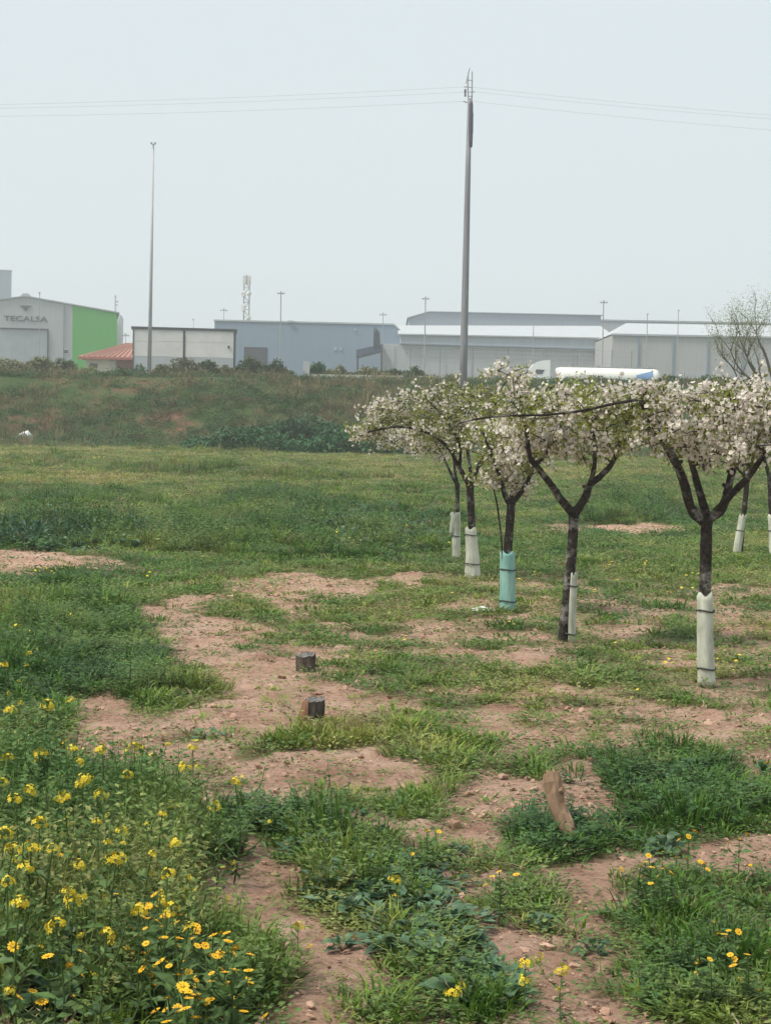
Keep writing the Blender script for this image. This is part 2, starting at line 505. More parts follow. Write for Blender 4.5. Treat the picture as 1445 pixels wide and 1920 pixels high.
# ------------------------------------------------------------------ colours
M_WALL = plain('grey_cladding', (.40, .42, .44), (.46, .48, .50), 1.2, .6, stretch=(6, 1, .3))
M_GREEN = plain('green_cladding', (.07, .36, .06), (.09, .40, .075), 1.0, .55, stretch=(6, 1, .3))
M_BLUEG = plain('blue_grey_cladding', (.20, .27, .35), (.23, .30, .38), 1.0, .55, stretch=(6, 1, .3))
M_WHITE = plain('white_render', (.60, .59, .58), (.70, .69, .68), .8, .8)
M_CREAM = plain('cream_render', (.60, .56, .48), (.70, .66, .58), .8, .8)
M_ROOFW = plain('white_metal_roof', (.40, .425, .45), (.46, .485, .51), .6, .6)
M_ROOFG = plain('grey_metal_roof', (.36, .39, .42), (.42, .45, .48), .6, .5)
M_DARK = plain('dark_steel', (.035, .04, .055), (.06, .065, .08), 2, .5)
M_GLASS = plain('dark_glass', (.03, .04, .05), (.06, .07, .08), 2, .15, spec=.5)
M_TILE = plain('red_roof_tile', (.36, .17, .13), (.43, .22, .17), 3, .85)
M_BRICKR = plain('red_brickwork', (.28, .09, .07), (.35, .13, .10), 4, .85)
M_LETTER = plain('letter_grey', (.08, .09, .11), (.11, .12, .14), 2, .5)
M_POLE = plain('weathered_concrete', (.19, .195, .215), (.27, .275, .295), 1.5, .8, stretch=(6, 6, .6))
M_POLED = plain('dark_sleeve', (.09, .085, .13), (.13, .125, .17), 3, .7)
M_GALV = plain('galvanised_steel', (.30, .32, .33), (.38, .40, .41), 3, .5, metal=.3)
M_TRUCKW = plain('white_truck_paint', (.78, .80, .80), (.84, .85, .85), 2, .35, spec=.5)
M_TANK = plain('cream_tank_paint', (.70, .71, .66), (.78, .78, .73), 1.0, .35, spec=.5)
M_BLUE = plain('blue_paint', (.12, .24, .45), (.16, .30, .52), 1.5, .4)
M_RUBBER = plain('tyre_rubber', (.02, .02, .02), (.035, .035, .035), 6, .9)
def bark_material():
    m, t, o = node_mat('bark')
    n = noise(t, 30, 7, .7); r = ramp(t, [(.35, (.010, .008, .007)), (.65, (.062, .052, .045))])
    t.links.new(n.outputs['Fac'], r.inputs[0])
    n2 = noise(t, 8.5, 5, .62); r2 = ramp(t, [(.53, (0, 0, 0)), (.62, (1, 1, 1))])      # lichen and bleached scars
    t.links.new(n2.outputs['Fac'], r2.inputs[0])
    n3 = noise(t, 60, 4, .6); r3 = ramp(t, [(.3, (.10, .095, .085)), (.7, (.27, .255, .235))])
    t.links.new(n3.outputs['Fac'], r3.inputs[0])
    mx = t.nodes.new('ShaderNodeMix'); mx.data_type = 'RGBA'
    t.links.new(r2.outputs[0], mx.inputs['Factor']); t.links.new(r.outputs[0], mx.inputs[6]); t.links.new(r3.outputs[0], mx.inputs[7])
    b = t.nodes.new('ShaderNodeBsdfPrincipled'); b.inputs['Roughness'].default_value = .95; b.inputs['Specular IOR Level'].default_value = .15
    bp = t.nodes.new('ShaderNodeBump'); bp.inputs['Strength'].default_value = .9; bp.inputs['Distance'].default_value = .012
    t.links.new(n.outputs['Fac'], bp.inputs['Height']); t.links.new(bp.outputs[0], b.inputs['Normal'])
    t.links.new(mx.outputs[2], b.inputs['Base Color']); t.links.new(b.outputs[0], o.inputs['Surface'])
    return m
M_BARK = bark_material()
M_BARK2 = plain('grey_bark', (.08, .07, .06), (.17, .15, .13), 9, .95, bump=.01)
M_GUARD = plain('pale_trunk_guard', (.34, .35, .27), (.64, .66, .56), 14, .8, bump=.008, stretch=(1, 1, .3))
M_TEAL = plain('teal_trunk_guard', (.12, .32, .29), (.34, .52, .46), 14, .7, bump=.006, stretch=(1, 1, .25))
M_TIE = plain('dark_tie', (.03, .035, .03), (.06, .06, .055), 6, .7)
M_STUMP = plain('weathered_stump', (.022, .017, .014), (.12, .098, .08), 34, .95, bump=.02, stretch=(1, 1, .35), detail=8)
M_STUMPB = plain('split_wood', (.17, .085, .05), (.30, .16, .10), 26, .9, bump=.006, stretch=(1, 1, .3))
M_CUT = plain('grey_cut_wood', (.07, .068, .065), (.20, .19, .18), 45, .95, bump=.015)
M_LOG = plain('bleached_wood', (.19, .115, .07), (.38, .255, .17), 22, .9, bump=.008, stretch=(1, 1, .35))
M_PLAST = plain('white_plastic', (.70, .72, .72), (.82, .83, .82), 8, .5)
M_CONC = plain('pale_concrete', (.50, .50, .47), (.62, .62, .58), 2, .85)

# ------------------------------------------------------------------ buildings beyond the embankment
GB = 5.0      # level of the land behind the embankment
def X_(px, d, py=640): return P(px, py, d).x
def Z_(px, py, d): return P(px, py, d).z

def shed(name, label, d, depth, x0, x1, yt0, yt1, mat, roofmat, cat='building', roof_over=.25):
    """frontal flat-parapet shed; top edge given at both ends"""
    a, b = X_(x0, d), X_(x1, d)
    z0, z1 = Z_(x0, yt0, d), Z_(x1, yt1, d)
    t = thing(name, label, cat, ((a + b) / 2, d, GB))
    MB().prism([(a, GB - .6), (b, GB - .6), (b, z1), (a, z0)], d, d + depth).build('wall', mat, t)
    MB().prism([(a - .15, z0 + .01), (b + .15, z1 + .01), (b + .15, z1 + roof_over), (a - .15, z0 + roof_over)], d - .12, d + depth + .1).build('roof_edge', roofmat, t)
    return t, a, b, z0, z1

# far pale tower block
t, a, b, z0, z1 = shed('tower_block', 'distant pale blue block rising behind the green and grey warehouse', 520, 25, -110, 20, 503, 507, M_BLUEG, M_ROOFG)

t.rotation_euler.z = R(12)
# gabled warehouse with green wing and lettering
d = 250
rx, rz = X_(48, d), Z_(48, 557, d)
ex, ez = X_(218, d), Z_(218, 586, d)
lx = rx - (ex - rx)
gx = X_(135, d)
gzv = rz + (ez - rz) * (gx - rx) / (ex - rx)
t = thing('warehouse', 'grey gabled warehouse with a bright green wall section and dark lettering', 'building', (rx, d, GB))
MB().prism([(lx, GB - .6), (gx - .003, GB - .6), (gx - .003, gzv), (rx, rz), (lx, ez)], d, d + 38).build('wall', M_WALL, t)
MB().prism([(gx, GB - .6), (ex, GB - .6), (ex, ez), (gx, gzv)], d - .06, d + 38).build('green_wall', M_GREEN, t)
MB().prism([(lx - .3, ez), (rx, rz + .02), (ex + .3, ez), (ex + .3, ez + .16), (rx, rz + .2), (lx - .3, ez + .16)], d - .2, d + 38.2).build('roof', M_ROOFG, t)
MB().prism([(rx - .7, rz + .15), (rx + .7, rz + .15), (rx + .35, rz + .5), (rx - .35, rz + .5)], d + .4, d + 36).build('ridge_vent', M_ROOFG, t)
dr = MB().box(X_(2, d), X_(89, d), d - .10, d - .002, GB - .5, Z_(45, 618, d)).build('sliding_door', plain('door_panel', (.33, .37, .40), (.40, .44, .47), 1, .5), t)
fm = MB()
fm.box(X_(1, d), X_(91, d), d - .24, d - .102, Z_(45, 618, d), Z_(45, 615.5, d))
fm.box(X_(88.5, d), X_(91, d), d - .23, d - .103, GB - .5, Z_(45, 618.1, d))
fm.build('door_frame', M_DARK, dr)
for xx in (22, 44, 66):
    MB().box(X_(xx, d), X_(xx + .8, d), d - .125, d - .098, GB - .5, Z_(45, 618.6, d)).build('panel_joint', M_WALL, dr)
MB().tube([(X_(118, d), d - .12, GB - .5), (X_(118, d), d - .12, Z_(118, 572, d))], .09, 6).build('downpipe', M_GALV, t)
wn = MB().box(X_(116, d), X_(128, d), d - .08, d - .002, Z_(122, 663, d), Z_(122, 654, d)).build('window', M_WHITE, t)
MB().box(X_(117, d), X_(127.4, d), d - .10, d - .078, Z_(122, 662, d), Z_(122, 655.5, d)).build('pane', M_GLASS, wn)
# emblem: winged mark over the name
ec = P(49, 578, d); s = d / F
em = MB()
def epoly(pts): em.prism([(ec.x + x * s, ec.z + z * s) for x, z in pts], d - .12, d - .001)
epoly([(-11, 5), (11, 5), (8, 2.2), (-8, 2.2)]); epoly([(-6, 1.4), (6, 1.4), (3.6, -1.4), (-3.6, -1.4)]); epoly([(-2.6, -2.0), (2.6, -2.0), (0, -6)])
em.build('emblem', M_LETTER, t)
cu = bpy.data.curves.new('lettering', 'FONT')
cu.body = 'TECALSA'; cu.extrude = .04; cu.align_x = 'CENTER'; cu.size = 1.0; cu.offset = .012
tmp = bpy.data.objects.new('lettering_source', cu)
COL.objects.link(tmp)
bpy.context.view_layer.update()
me = bpy.data.meshes.new_from_object(tmp.evaluated_get(bpy.context.evaluated_depsgraph_get()))
bpy.data.objects.remove(tmp)
co = np.array([v.co[:] for v in me.vertices])
fs = [tuple(p.vertices) for p in me.polygons]
x0, x1 = X_(8, d), X_(89, d); zb, zt = Z_(48, 602.5, d), Z_(48, 592.5, d)
nx = (co[:, 0] - co[:, 0].min()) / np.ptp(co[:, 0]) * (x1 - x0) + x0
nz = (co[:, 1] - co[:, 1].min()) / np.ptp(co[:, 1]) * (zt - zb) + zb
link_mesh('lettering', np.stack([nx, d - .06 - co[:, 2], nz], -1), fs, M_LETTER, t)['label'] = 'dark grey raised letters reading TECALSA'

t.rotation_euler.z = R(9)

# pale silo behind the warehouse
d = 285
c = P(218, 600, d); r_ = 12 * d / F
t = thing('silo', 'pale rounded silo just behind the end of the green wall', 'silo', (c.x, d + r_, GB))
zt = Z_(218, 597, d)
mb = MB(); mb.tube([(c.x, d + r_, GB - .5), (c.x, d + r_, zt)], r_, 18); mb.build('shell', M_WHITE, t)
mb = MB(); mb.tube([(c.x, d + r_, zt + .01), (c.x, d + r_, zt + .5), (c.x, d + r_, zt + .85)], [r_ * .98, r_ * .7, r_ * .15], 18); mb.build('dome', M_ROOFG, t)

# house with red tiled hip roof
d = 185
t = thing('house', 'small cream house with a red tiled hip roof beside the pale prefabricated hall', 'house', (X_(215, d), d, GB))
hx0, hx1 = X_(148, d), X_(262, d)
ze = Z_(200, 668, d)
MB().box(hx0 + .6, X_(215, d), d + .9, d + 9, GB - .6, ze - .05).build('wall', M_CREAM, t)
MB().box(X_(215, d) + .01, hx1 - .3, d + 1.6, d + 8.8, GB - .6, ze - .06).build('porch_wall', M_BRICKR, t)
za = Z_(230, 640, d)
rb = MB()
rxa, rxb = X_(222, d), X_(252, d)
rb.add([(hx0, d, ze), (hx1 + 1, d, ze - .05), (hx1 + 1, d + 10, ze), (hx0, d + 10, ze), (rxa, d + 5, za), (rxb, d + 5, za),
        (hx0, d, ze - .28), (hx1 + 1, d, ze - .33), (hx1 + 1, d + 10, ze - .28), (hx0, d + 10, ze - .28)],
       [(0, 1, 5, 4), (1, 2, 5), (2, 3, 4, 5), (3, 0, 4), (6, 9, 8, 7), (0, 6, 7, 1), (1, 7, 8, 2), (2, 8, 9, 3), (3, 9, 6, 0)])
rf = rb.build('roof', M_TILE, t)
for k in range(1, 14):      # rolls of tile running down the front slope
    f0 = k / 14
    p0 = Vector((hx0 + (hx1 + 1 - hx0) * f0, d, ze)); p1 = Vector((rxa + (rxb - rxa) * f0, d + 5, za))
    MB().tube([p0 + Vector((0, -.02, .02)), p1 + Vector((0, 0, .02))], .07, 5).build('tile_roll', M_TILE, rf)
MB().box(hx0 - .05, hx1 + 1.05, d - .14, d - .003, ze - .30, ze - .12).build('gutter', M_BRICKR, rf)
wn = MB().box(X_(167, d), X_(181, d), d + .82, d + .898, Z_(174, 690, d), Z_(174, 681, d)).build('window', M_DARK, t)
for k in (0, 1):
    MB().box(X_(168 + 6.5 * k, d), X_(173.4 + 6.5 * k, d), d + .79, d + .818, Z_(174, 689.3, d), Z_(174, 681.8, d)).build('pane', M_GLASS, wn)
MB().box(X_(206, d), X_(214, d), d + .80, d + .897, GB - .5, Z_(210, 675, d)).build('door', M_WALL, t)
# pale prefabricated hall with dark frame
d = 170
t, a, b, z0, z1 = shed('prefabricated_hall', 'low off white prefabricated hall with dark frame and flat roof', d, 18, 250, 441, 617, 621.5, M_WHITE, M_DARK, roof_over=.22)
zl = Z_(345, 668, d)
for xx, ww in ((250, 2.2), (343.5, 4), (438, 4)):
    MB().box(X_(xx, d), X_(xx + ww, d), d - .09, d - .002, GB - .5, Z_(xx, 618 + (xx - 250) * .021, d)).build('pilaster', M_DARK, t)
for xa, xb in ((252.4, 343.3), (347.7, 437.8)):
    MB().box(X_(xa, d), X_(xb, d), d - .05, d - .002, zl - .05, Z_(300, 641, d)).build('wall_panel', M_WHITE, t)
    MB().box(X_(xa, d), X_(xb, d), d - .05, d - .002, Z_(300, 640.4, d), Z_(300, 622.5, d)).build('wall_panel', M_WHITE, t)
    MB().box(X_(xa, d), X_(xb, d), d - .06, d - .002, GB - .5, zl - .07).build('plinth_panel', M_ROOFG, t)
MB().box(X_(427, d), X_(430.5, d), d - .14, d - .052, Z_(428, 653, d), Z_(428, 648, d)).build('meter_box', M_DARK, t)

t.rotation_euler.z = R(5.2)
# blue-grey warehouse
d = 240
a, b = X_(402, d), X_(738, d); b2 = X_(754, d)
t = thing('warehouse', 'long blue grey metal warehouse with one dark loading door', 'building', ((a + b) / 2, d, GB))
z0, z1, z2 = Z_(402, 602, d), Z_(738, 609.5, d), Z_(754, 626, d)
MB().prism([(a, GB - .6), (b2, GB - .6), (b2, z2), (b, z1), (a, z0)], d, d + 42).build('wall', M_BLUEG, t)
MB().prism([(a - .1, z0 + .01), (b, z1 + .01), (b2 + .1, z2 + .01), (b2 + .1, z2 + .2), (b, z1 + .2), (a - .1, z0 + .2)], d - .1, d + 42.1).build('roof_edge', M_ROOFW, t)
dr = MB().box(X_(458, d), X_(502, d), d - .05, d - .002, GB - .5, Z_(480, 651, d)).build('loading_door', M_DARK, t)
for k in range(4):
    MB().box(X_(459, d), X_(501, d), d - .09, d - .052, GB + k * 1.0, GB + k * 1.0 + .9).build('door_slat', plain('door_slat_%d' % k, (.05, .06, .08), (.07, .08, .10), 2, .5), dr)
MB().box(X_(539, d), X_(550, d), d - .3, d + 2, Z_(545, 605.0, d), Z_(545, 601.2, d)).build('roof_vent', M_ROOFG, t)
for xx in (627, 637):
    MB().box(X_(xx, d), X_(xx + 4, d), d - .1, d - .002, Z_(xx, 657, d), Z_(xx, 651, d)).build('wall_vent', M_ROOFG, t)
for xx in (427, 664):
    MB().box(X_(xx, d), X_(xx + 3, d), d - .2, d - .002, Z_(xx, 620, d), Z_(xx, 616.5, d)).build('wall_lamp', M_ROOFW, t)

# dark loading canopy on a post
d = 226
t = thing('loading_canopy', 'dark blue steel canopy against the blue grey warehouse', 'canopy', (X_(705, d), d, GB))
mb = MB(); mb.prism([(X_(668, d), Z_(668, 669, d)), (X_(718, d), Z_(718, 657, d)), (X_(718, d), Z_(718, 645, d)), (X_(668, d), Z_(668, 656, d))], d, d + 6); mb.build('fascia', plain('navy_steel', (.045, .065, .11), (.07, .09, .14), 3, .5), t)
mb = MB(); mb.prism([(X_(701, d), Z_(701, 650, d)), (X_(713, d), Z_(713, 648, d)), (X_(711, d), Z_(711, 622, d)), (X_(703, d), Z_(703, 612, d))], d + .02, d + .8); mb.build('gantry', plain('navy_grille', (.09, .12, .17), (.12, .15, .20), 3, .5), t)
for xx in (701, 705.5, 710):
    MB().tube([(X_(xx, d), d - .06, Z_(xx, 650, d)), (X_(xx, d), d - .06, Z_(xx, 616 + (xx - 701) * .8, d))], .07, 5).build('bar', M_DARK, t)
for xx in (671, 716):
    MB().tube([(X_(xx, d), d + .3, GB - .4), (X_(xx, d), d + .3, Z_(xx, 662, d))], .12, 6).build('post', M_DARK, t)

# long low hall with white roof and the upper hall behind it
d = 232
t = thing('industrial_hall', 'long pale grey hall with white sloping roof and a fascia band', 'building', (X_(940, d), d, GB))
a, b = X_(716, d), X_(1146, d)
MB().prism([(a, GB - .6), (b, GB - .6), (b, Z_(1146, 655, d)), (a, Z_(716, 644, d))], d, d + 26).build('wall', M_WALL, t)
a2 = X_(750, d)
MB().prism([(a2, Z_(750, 643.8, d) + .01), (b + .2, Z_(1146, 654.8, d) + .01), (b + .2, Z_(1146, 633.5, d)), (a2, Z_(750, 626, d))], d - .35, d + 25).build('fascia', plain('fascia_band', (.36, .40, .45), (.42, .46, .50), 1, .6, stretch=(6, 1, .3)), t)
MB().prism([(a2, Z_(750, 645.5, d)), (b + .2, Z_(1146, 656.5, d)), (b + .2, Z_(1146, 654.9, d)), (a2, Z_(750, 643.9, d))], d - .5, d - .36).build('gutter', M_BLUEG, t)
zA, zB = Z_(750, 626, d), Z_(1146, 633.5, d)
zC, zD = Z_(750, 610, d + 22), Z_(1124, 611, d + 22)
MB().add([(a2 - .3, d - .6, zA), (b + .5, d - .6, zB), (X_(1124, d + 22), d + 22, zD), (X_(746, d + 22), d + 22, zC),
          (a2 - .3, d - .6, zA - .15), (b + .5, d - .6, zB - .15), (X_(1124, d + 22), d + 22, zD - .15), (X_(746, d + 22), d + 22, zC - .15)],
         [(0, 1, 2, 3), (4, 7, 6, 5), (0, 4, 5, 1), (1, 5, 6, 2), (2, 6, 7, 3), (3, 7, 4, 0)]).build('roof', M_ROOFW, t)
for k in range(9):
    x = a + (b - a) * (k + .5) / 9
    MB().box(x - .05, x + .05, d - .06, d - .002, GB - .5, Z_(900, 652, d)).build('wall_rib', M_ROOFG, t)
d = 258
t = thing('industrial_hall', 'tall grey hall rising behind the white sloping roof', 'building', (X_(940, d), d, GB))
a, b = X_(765, d), X_(1125, d); c_ = X_(803, d)
MB().prism([(a, GB - .6), (b, GB - .6), (b, Z_(1125, 592, d)), (c_, Z_(803, 585, d)), (a, Z_(765, 597, d))], d, d + 30).build('wall', plain('hall_cladding', (.31, .35, .40), (.36, .40, .45), 1, .6, stretch=(6, 1, .3)), t)
MB().prism([(a - .2, Z_(765, 597, d) + .01), (c_, Z_(803, 585, d) + .01), (b + .2, Z_(1125, 592, d) + .01), (b + .2, Z_(1125, 590.3, d)), (c_, Z_(803, 583.3, d)), (a - .2, Z_(765, 595.3, d))], d - .25, d + 30.1).build('roof_edge', M_ROOFG, t)

# right-hand hall
d = 214
t = thing('industrial_hall', 'pale grey hall with hipped white roof behind the bare tree', 'building', (X_(1320, d), d, GB))
a, b = X_(1147, d), X_(1560, d)
za, zb = Z_(1147, 629, d), Z_(1560, 637, d)
MB().prism([(a, GB - .6), (b, GB - .6), (b, zb), (a, za)], d, d + 30).build('wall', plain('pale_cladding', (.37, .38, .38), (.43, .44, .44), 1, .6, stretch=(5, 1, .3)), t)
MB().prism([(a - .1, za + .01), (b, zb + .01), (b, zb + .22), (a - .1, za + .22)], d - .2, d - .003).build('gutter', M_ROOFG, t)
zr0, zr1 = Z_(1172, 606, d + 24), Z_(1560, 612, d + 24)
MB().add([(a, d - .1, za + .2), (b, d - .1, zb + .2), (X_(1560, d + 24), d + 24, zr1), (X_(1172, d + 24), d + 24, zr0), (a, d + 24, za + .2), (b, d + 24, zb + .1)],
         [(0, 1, 2, 3), (0, 3, 4), (1, 5, 2), (3, 2, 5, 4), (0, 4, 5, 1)]).build('roof', M_ROOFW, t)
for xx in (1196, 1261, 1326, 1392):
    MB().box(X_(xx, d) - .07, X_(xx, d) + .07, d - .16, d - .002, GB - .5, Z_(xx, 631 + (xx - 1147) * .02, d)).build('downpipe', M_BLUEG, t)
MB().box(X_(1262, d), X_(1324, d), d - .05, d - .0021, GB - .5, Z_(1300, 697, d)).build('shutter', M_ROOFG, t)
d = 275
t, a, b, z0, z1 = shed('far_hall', 'low grey roofed hall showing above the hipped white roof', d, 20, 1120, 1600, 602, 611, M_WALL, M_ROOFG)

# ------------------------------------------------------------------ yard fence
d = 200
fence_label = 'tall wire yard fence with grey posts in front of the halls'
t = thing('yard_fence', fence_label, 'fence', (X_(1000, d), d, GB))
fp = [718, 770, 825, 887, 953, 1017, 1082, 1147, 1184]
tops = [645, 648, 650, 650, 652, 654, 655, 656, 657]
for xx, yy in zip(fp, tops):
    MB().box(X_(xx, d) - .045, X_(xx, d) + .045, d - .045, d + .045, GB - .4, Z_(xx, yy, d)).build('post', plain('fence_post', (.16, .19, .2), (.22, .25, .26), 3, .6) if xx == 718 else MATS['fence_post'], t)
for k in range(7):
    mb = MB()
    mb.tube([P(xx, yy + 1.5 + k * 8, d) + Vector((0, -.05, 0)) for xx, yy in zip(fp, tops)], .012, 4)
    mb.build('wire', M_GALV, t)

# ------------------------------------------------------------------ lamps and masts of the estate
def lamp_post(px, ytop, d, label, head='cross', group=None, r=.09):
    base = P(px + 1.2, 700, d); top = P(px, ytop, d)
    t = thing('lamp_post', label, 'lamp post', (base.x, d, GB), group)
    MB().tube([(top.x, d, GB - .3), (top.x, d, (GB + top.z) / 2), (top.x, d, top.z)], [r, r * .8, r * .55], 7).build('pole', M_GALV, t)
    s = d / F
    if head == 'cross':
        MB().tube([(top.x - 6 * s, d, top.z - 2.5 * s), (top.x + 6 * s, d, top.z - 2.5 * s)], .05, 5).build('arm', M_GALV, t)
        for k in (-5.5, 0, 5.5):
            MB().box(top.x + k * s - 1.5 * s, top.x + k * s + 1.5 * s, d - .35, d + .1, top.z - 3.0 * s, top.z - 1.0 * s + (2.4 * s if k == 0 else 0)).build('lamp_head', M_ROOFG, t)
    else:
        MB().box(top.x - 1.3 * s, top.x + 1.3 * s, d - .4, d + .1, top.z - .5 * s, top.z + 1.6 * s).build('lamp_head', M_ROOFG, t)
lamp_post(527, 548, 205, 'slim lamp post standing before the blue grey warehouse')
lamp_post(797.5, 558, 200, 'slim lamp post before the white roofed hall, near the concrete pole')
lamp_post(1131, 565, 203, 'slim lamp post before the corner of the white roofed hall')
lamp_post(420, 580, 300, 'thin lamp post rising behind the left end of the blue grey warehouse', r=.07)
lamp_post(718, 588, 236, 'thin lamp post beside the dark loading canopy', r=.07)
lamp_post(1000, 594, 222, 'thin lamp post against the tall grey hall above the tanker cab', 'single', r=.07)
lamp_post(1213, 590, 206, 'thin lamp post before the hipped white roof', 'single', r=.07)
lamp_post(1271, 583, 203, 'bare thin post before the hipped white roof, nearest the bare tree', 'single', r=.06)
lamp_post(75, 550, 190, 'thin lamp post crossing the lettering on the gabled warehouse', 'single', r=.06)
lamp_post(236, 627, 230, 'short lamp post seen above the red tiled roof', 'cross', r=.05)
lamp_post(363, 600, 260, 'short thin post above the flat roof of the prefabricated hall', 'single', r=.05)

# antenna behind the green wall
d = 292
t = thing('antenna', 'spindly aerial mast behind the end of the green wall', 'antenna', (X_(217, d), d, GB))
top = P(217, 553, d)
for k in (-1, 1):
    MB().tube([(top.x + .12 * k, d, GB - .3), (top.x + .06 * k, d, top.z)], .04, 5).build('leg', M_GALV, t)
for k in range(12):
    z = top.z - .25 - k * .42
    MB().tube([(top.x - .12, d, z), (top.x + .12, d, z + .2)], .025, 4).build('brace', M_GALV, t)
for k, (dx, dz) in enumerate(((.45, -1.1), (-.1, -.4), (.35, -1.6))):
    MB().box(top.x + min(0, dx), top.x + max(.05, dx), d - .06, d + .06, top.z + dz, top.z + dz + .16).build('dipole', M_GALV, t)

# lattice telecom mast
d = 430
base = P(461.5, 600, d); top = P(463, 516, d); s = d / F
t = thing('telecom_mast', 'pale lattice telecom mast behind the blue grey warehouse', 'mast', (base.x, d, GB))
H0, H1 = GB - .5, top.z
hw = lambda z: (4.2 + 1.0 * (z - H0) / (H1 - H0)) * s
cx = top.x
for sx in (-1, 1):
    for sy in (-1, 1):
        MB().tube([(cx + sx * 4.2 * s, d + sy * .5, H0), (cx + sx * 5.2 * s, d + sy * .5, H1 - 1.2)], .13, 5).build('leg', M_GALV, t)
nb = 18
for k in range(nb):
    za = H0 + (H1 - 1.2 - H0) * k / nb; zb = H0 + (H1 - 1.2 - H0) * (k + 1) / nb
    sg = 1 if k % 2 else -1
    MB().tube([(cx + sg * hw(za), d - .5, za), (cx - sg * hw(zb), d - .5, zb)], .09, 4).build('brace', M_GALV, t)
    MB().tube([(cx - hw(zb), d - .5, zb), (cx + hw(zb), d - .5, zb)], .08, 4).build('rung', M_GALV, t)
for k in range(5):
    th = k / 5 * 2 * math.pi + .3
    px_, py_ = cx + math.cos(th) * 6.2 * s, d + math.sin(th) * .75
    MB().box(px_ - .2, px_ + .2, py_ - .12, py_ + .12, top.z - 17 * s, top.z - 1 * s).build('panel_antenna', M_WHITE, t)
for z_, sx in ((-34, -1), (-35, 1), (-37, -1), (-58, -1), (-64, -1), (-80, 1)):
    MB().tube([(cx + sx * 5.2 * s, d - .9, top.z + z_ * s), (cx + sx * 6.6 * s, d - 1.25, top.z + z_ * s)], [.55, .42], 9).build('dish', M_WHITE, t)
MB().tube([(cx, d, top.z - 17 * s), (cx, d, top.z)], .25, 6).build('head_pole', M_GALV, t)

# ------------------------------------------------------------------ tanker lorry on the road
d = 200
t = thing('tanker_lorry', 'white tanker lorry with a blue mark near its tail, passing behind the blossom', 'lorry', (X_(1110, d), d, GB))
s = d / F
def tx(px): return X_(px, d, 690)
GT = GB - .15
zt = Z_(1020, 676, d)
prof = [(tx(988), GT + 1.0), (tx(988), Z_(990, 700, d)), (tx(992), Z_(995, 691, d)), (tx(999), Z_(1000, 683, d)), (tx(1010), Z_(1010, 677.5, d)), (tx(1020), zt), (tx(1029), zt + .02), (tx(1029), GT + 1.0)]
cab = MB().prism(prof, d - 1.2, d + 1.2).build('cab', M_TRUCKW, t)
MB().prism([(tx(1000), Z_(1000, 702, d)), (tx(1014), Z_(1014, 702, d)), (tx(1019), Z_(1019, 694, d)), (tx(1003), Z_(1003, 693, d))], d - 1.23, d - 1.201).build('side_window', M_GLASS, cab)
MB().box(tx(988) - .04, tx(990), d - 1.05, d + 1.05, Z_(990, 702, d), Z_(990, 694, d)).build('windscreen', M_GLASS, cab)
MB().box(tx(986), tx(987.6), d - 1.45, d - 1.22, Z_(987, 706, d), Z_(987, 697, d)).build('mirror', M_DARK, cab)
MB().box(tx(990), tx(1236), d - .5, d + .5, GT + .75, GT + 1.15).build('chassis', M_DARK, t)
tank = MB()
zc = (Z_(1140, 691, d) + GT + 1.15) / 2 + .05; hr = (Z_(1140, 691, d) - GT - 1.15) / 2 + .05
tk = []
xs = [tx(1040), tx(1042), tx(1048), tx(1100), tx(1160), tx(1226), tx(1232), tx(1235)]
sc_ = [.55, .86, 1, 1, .985, .96, .86, .5]
vs, fs = [], []
NS = 22
for i, (x, q) in enumerate(zip(xs, sc_)):
    for k in range(NS):
        th = 2 * math.pi * k / NS
        vs.append((x, d + math.cos(th) * 1.2 * q, zc + math.sin(th) * hr * q))
for i in range(len(xs) - 1):
    for k in range(NS):
        fs.append((i * NS + k, (i + 1) * NS + k, (i + 1) * NS + (k + 1) % NS, i * NS + (k + 1) % NS))
fs.append(tuple(range(NS))); fs.append(tuple((len(xs) - 1) * NS + k for k in range(NS - 1, -1, -1)))
tk = link_mesh('tank', vs, fs, M_TANK, t, smooth=True)
# blue mark wrapped on the flank
vs, fs = [], []
for i, x in enumerate((1190, 1197, 1205, 1213, 1221)):
    for k in range(7):
        th = math.pi - R(-38 + k * (9 + i * 1.2))
        vs.append((tx(x), d + math.cos(th) * 1.215 * .985, zc + math.sin(th) * hr * 1.015 * .985))
for i in range(4):
    for k in range(6): fs.append((i * 7 + k, (i + 1) * 7 + k, (i + 1) * 7 + k + 1, i * 7 + k + 1))
link_mesh('blue_mark', vs, fs, M_BLUE, tk, smooth=True)
for x in (1070, 1120, 1170, 1215):
    MB().tube([(tx(x), d, zc + hr - .04), (tx(x), d, zc + hr + .18)], .28, 10).build('hatch', M_GALV, tk)
MB().box(tx(1045), tx(1232), d - .35, d + .35, zc + hr - .03, zc + hr + .05).build('catwalk', M_GALV, tk)
for x in (1000, 1034, 1180, 1199, 1218):
    for sy in (-1, 1):
        w_ = MB().tube([(tx(x), d + sy * .85, GT + .5), (tx(x), d + sy * 1.15, GT + .5)], .5, 18).build('wheel', M_RUBBER, t)
        MB().tube([(tx(x), d + sy * 1.151, GT + .5), (tx(x), d + sy * 1.17, GT + .5)], .27, 12).build('rim', M_GALV, w_)

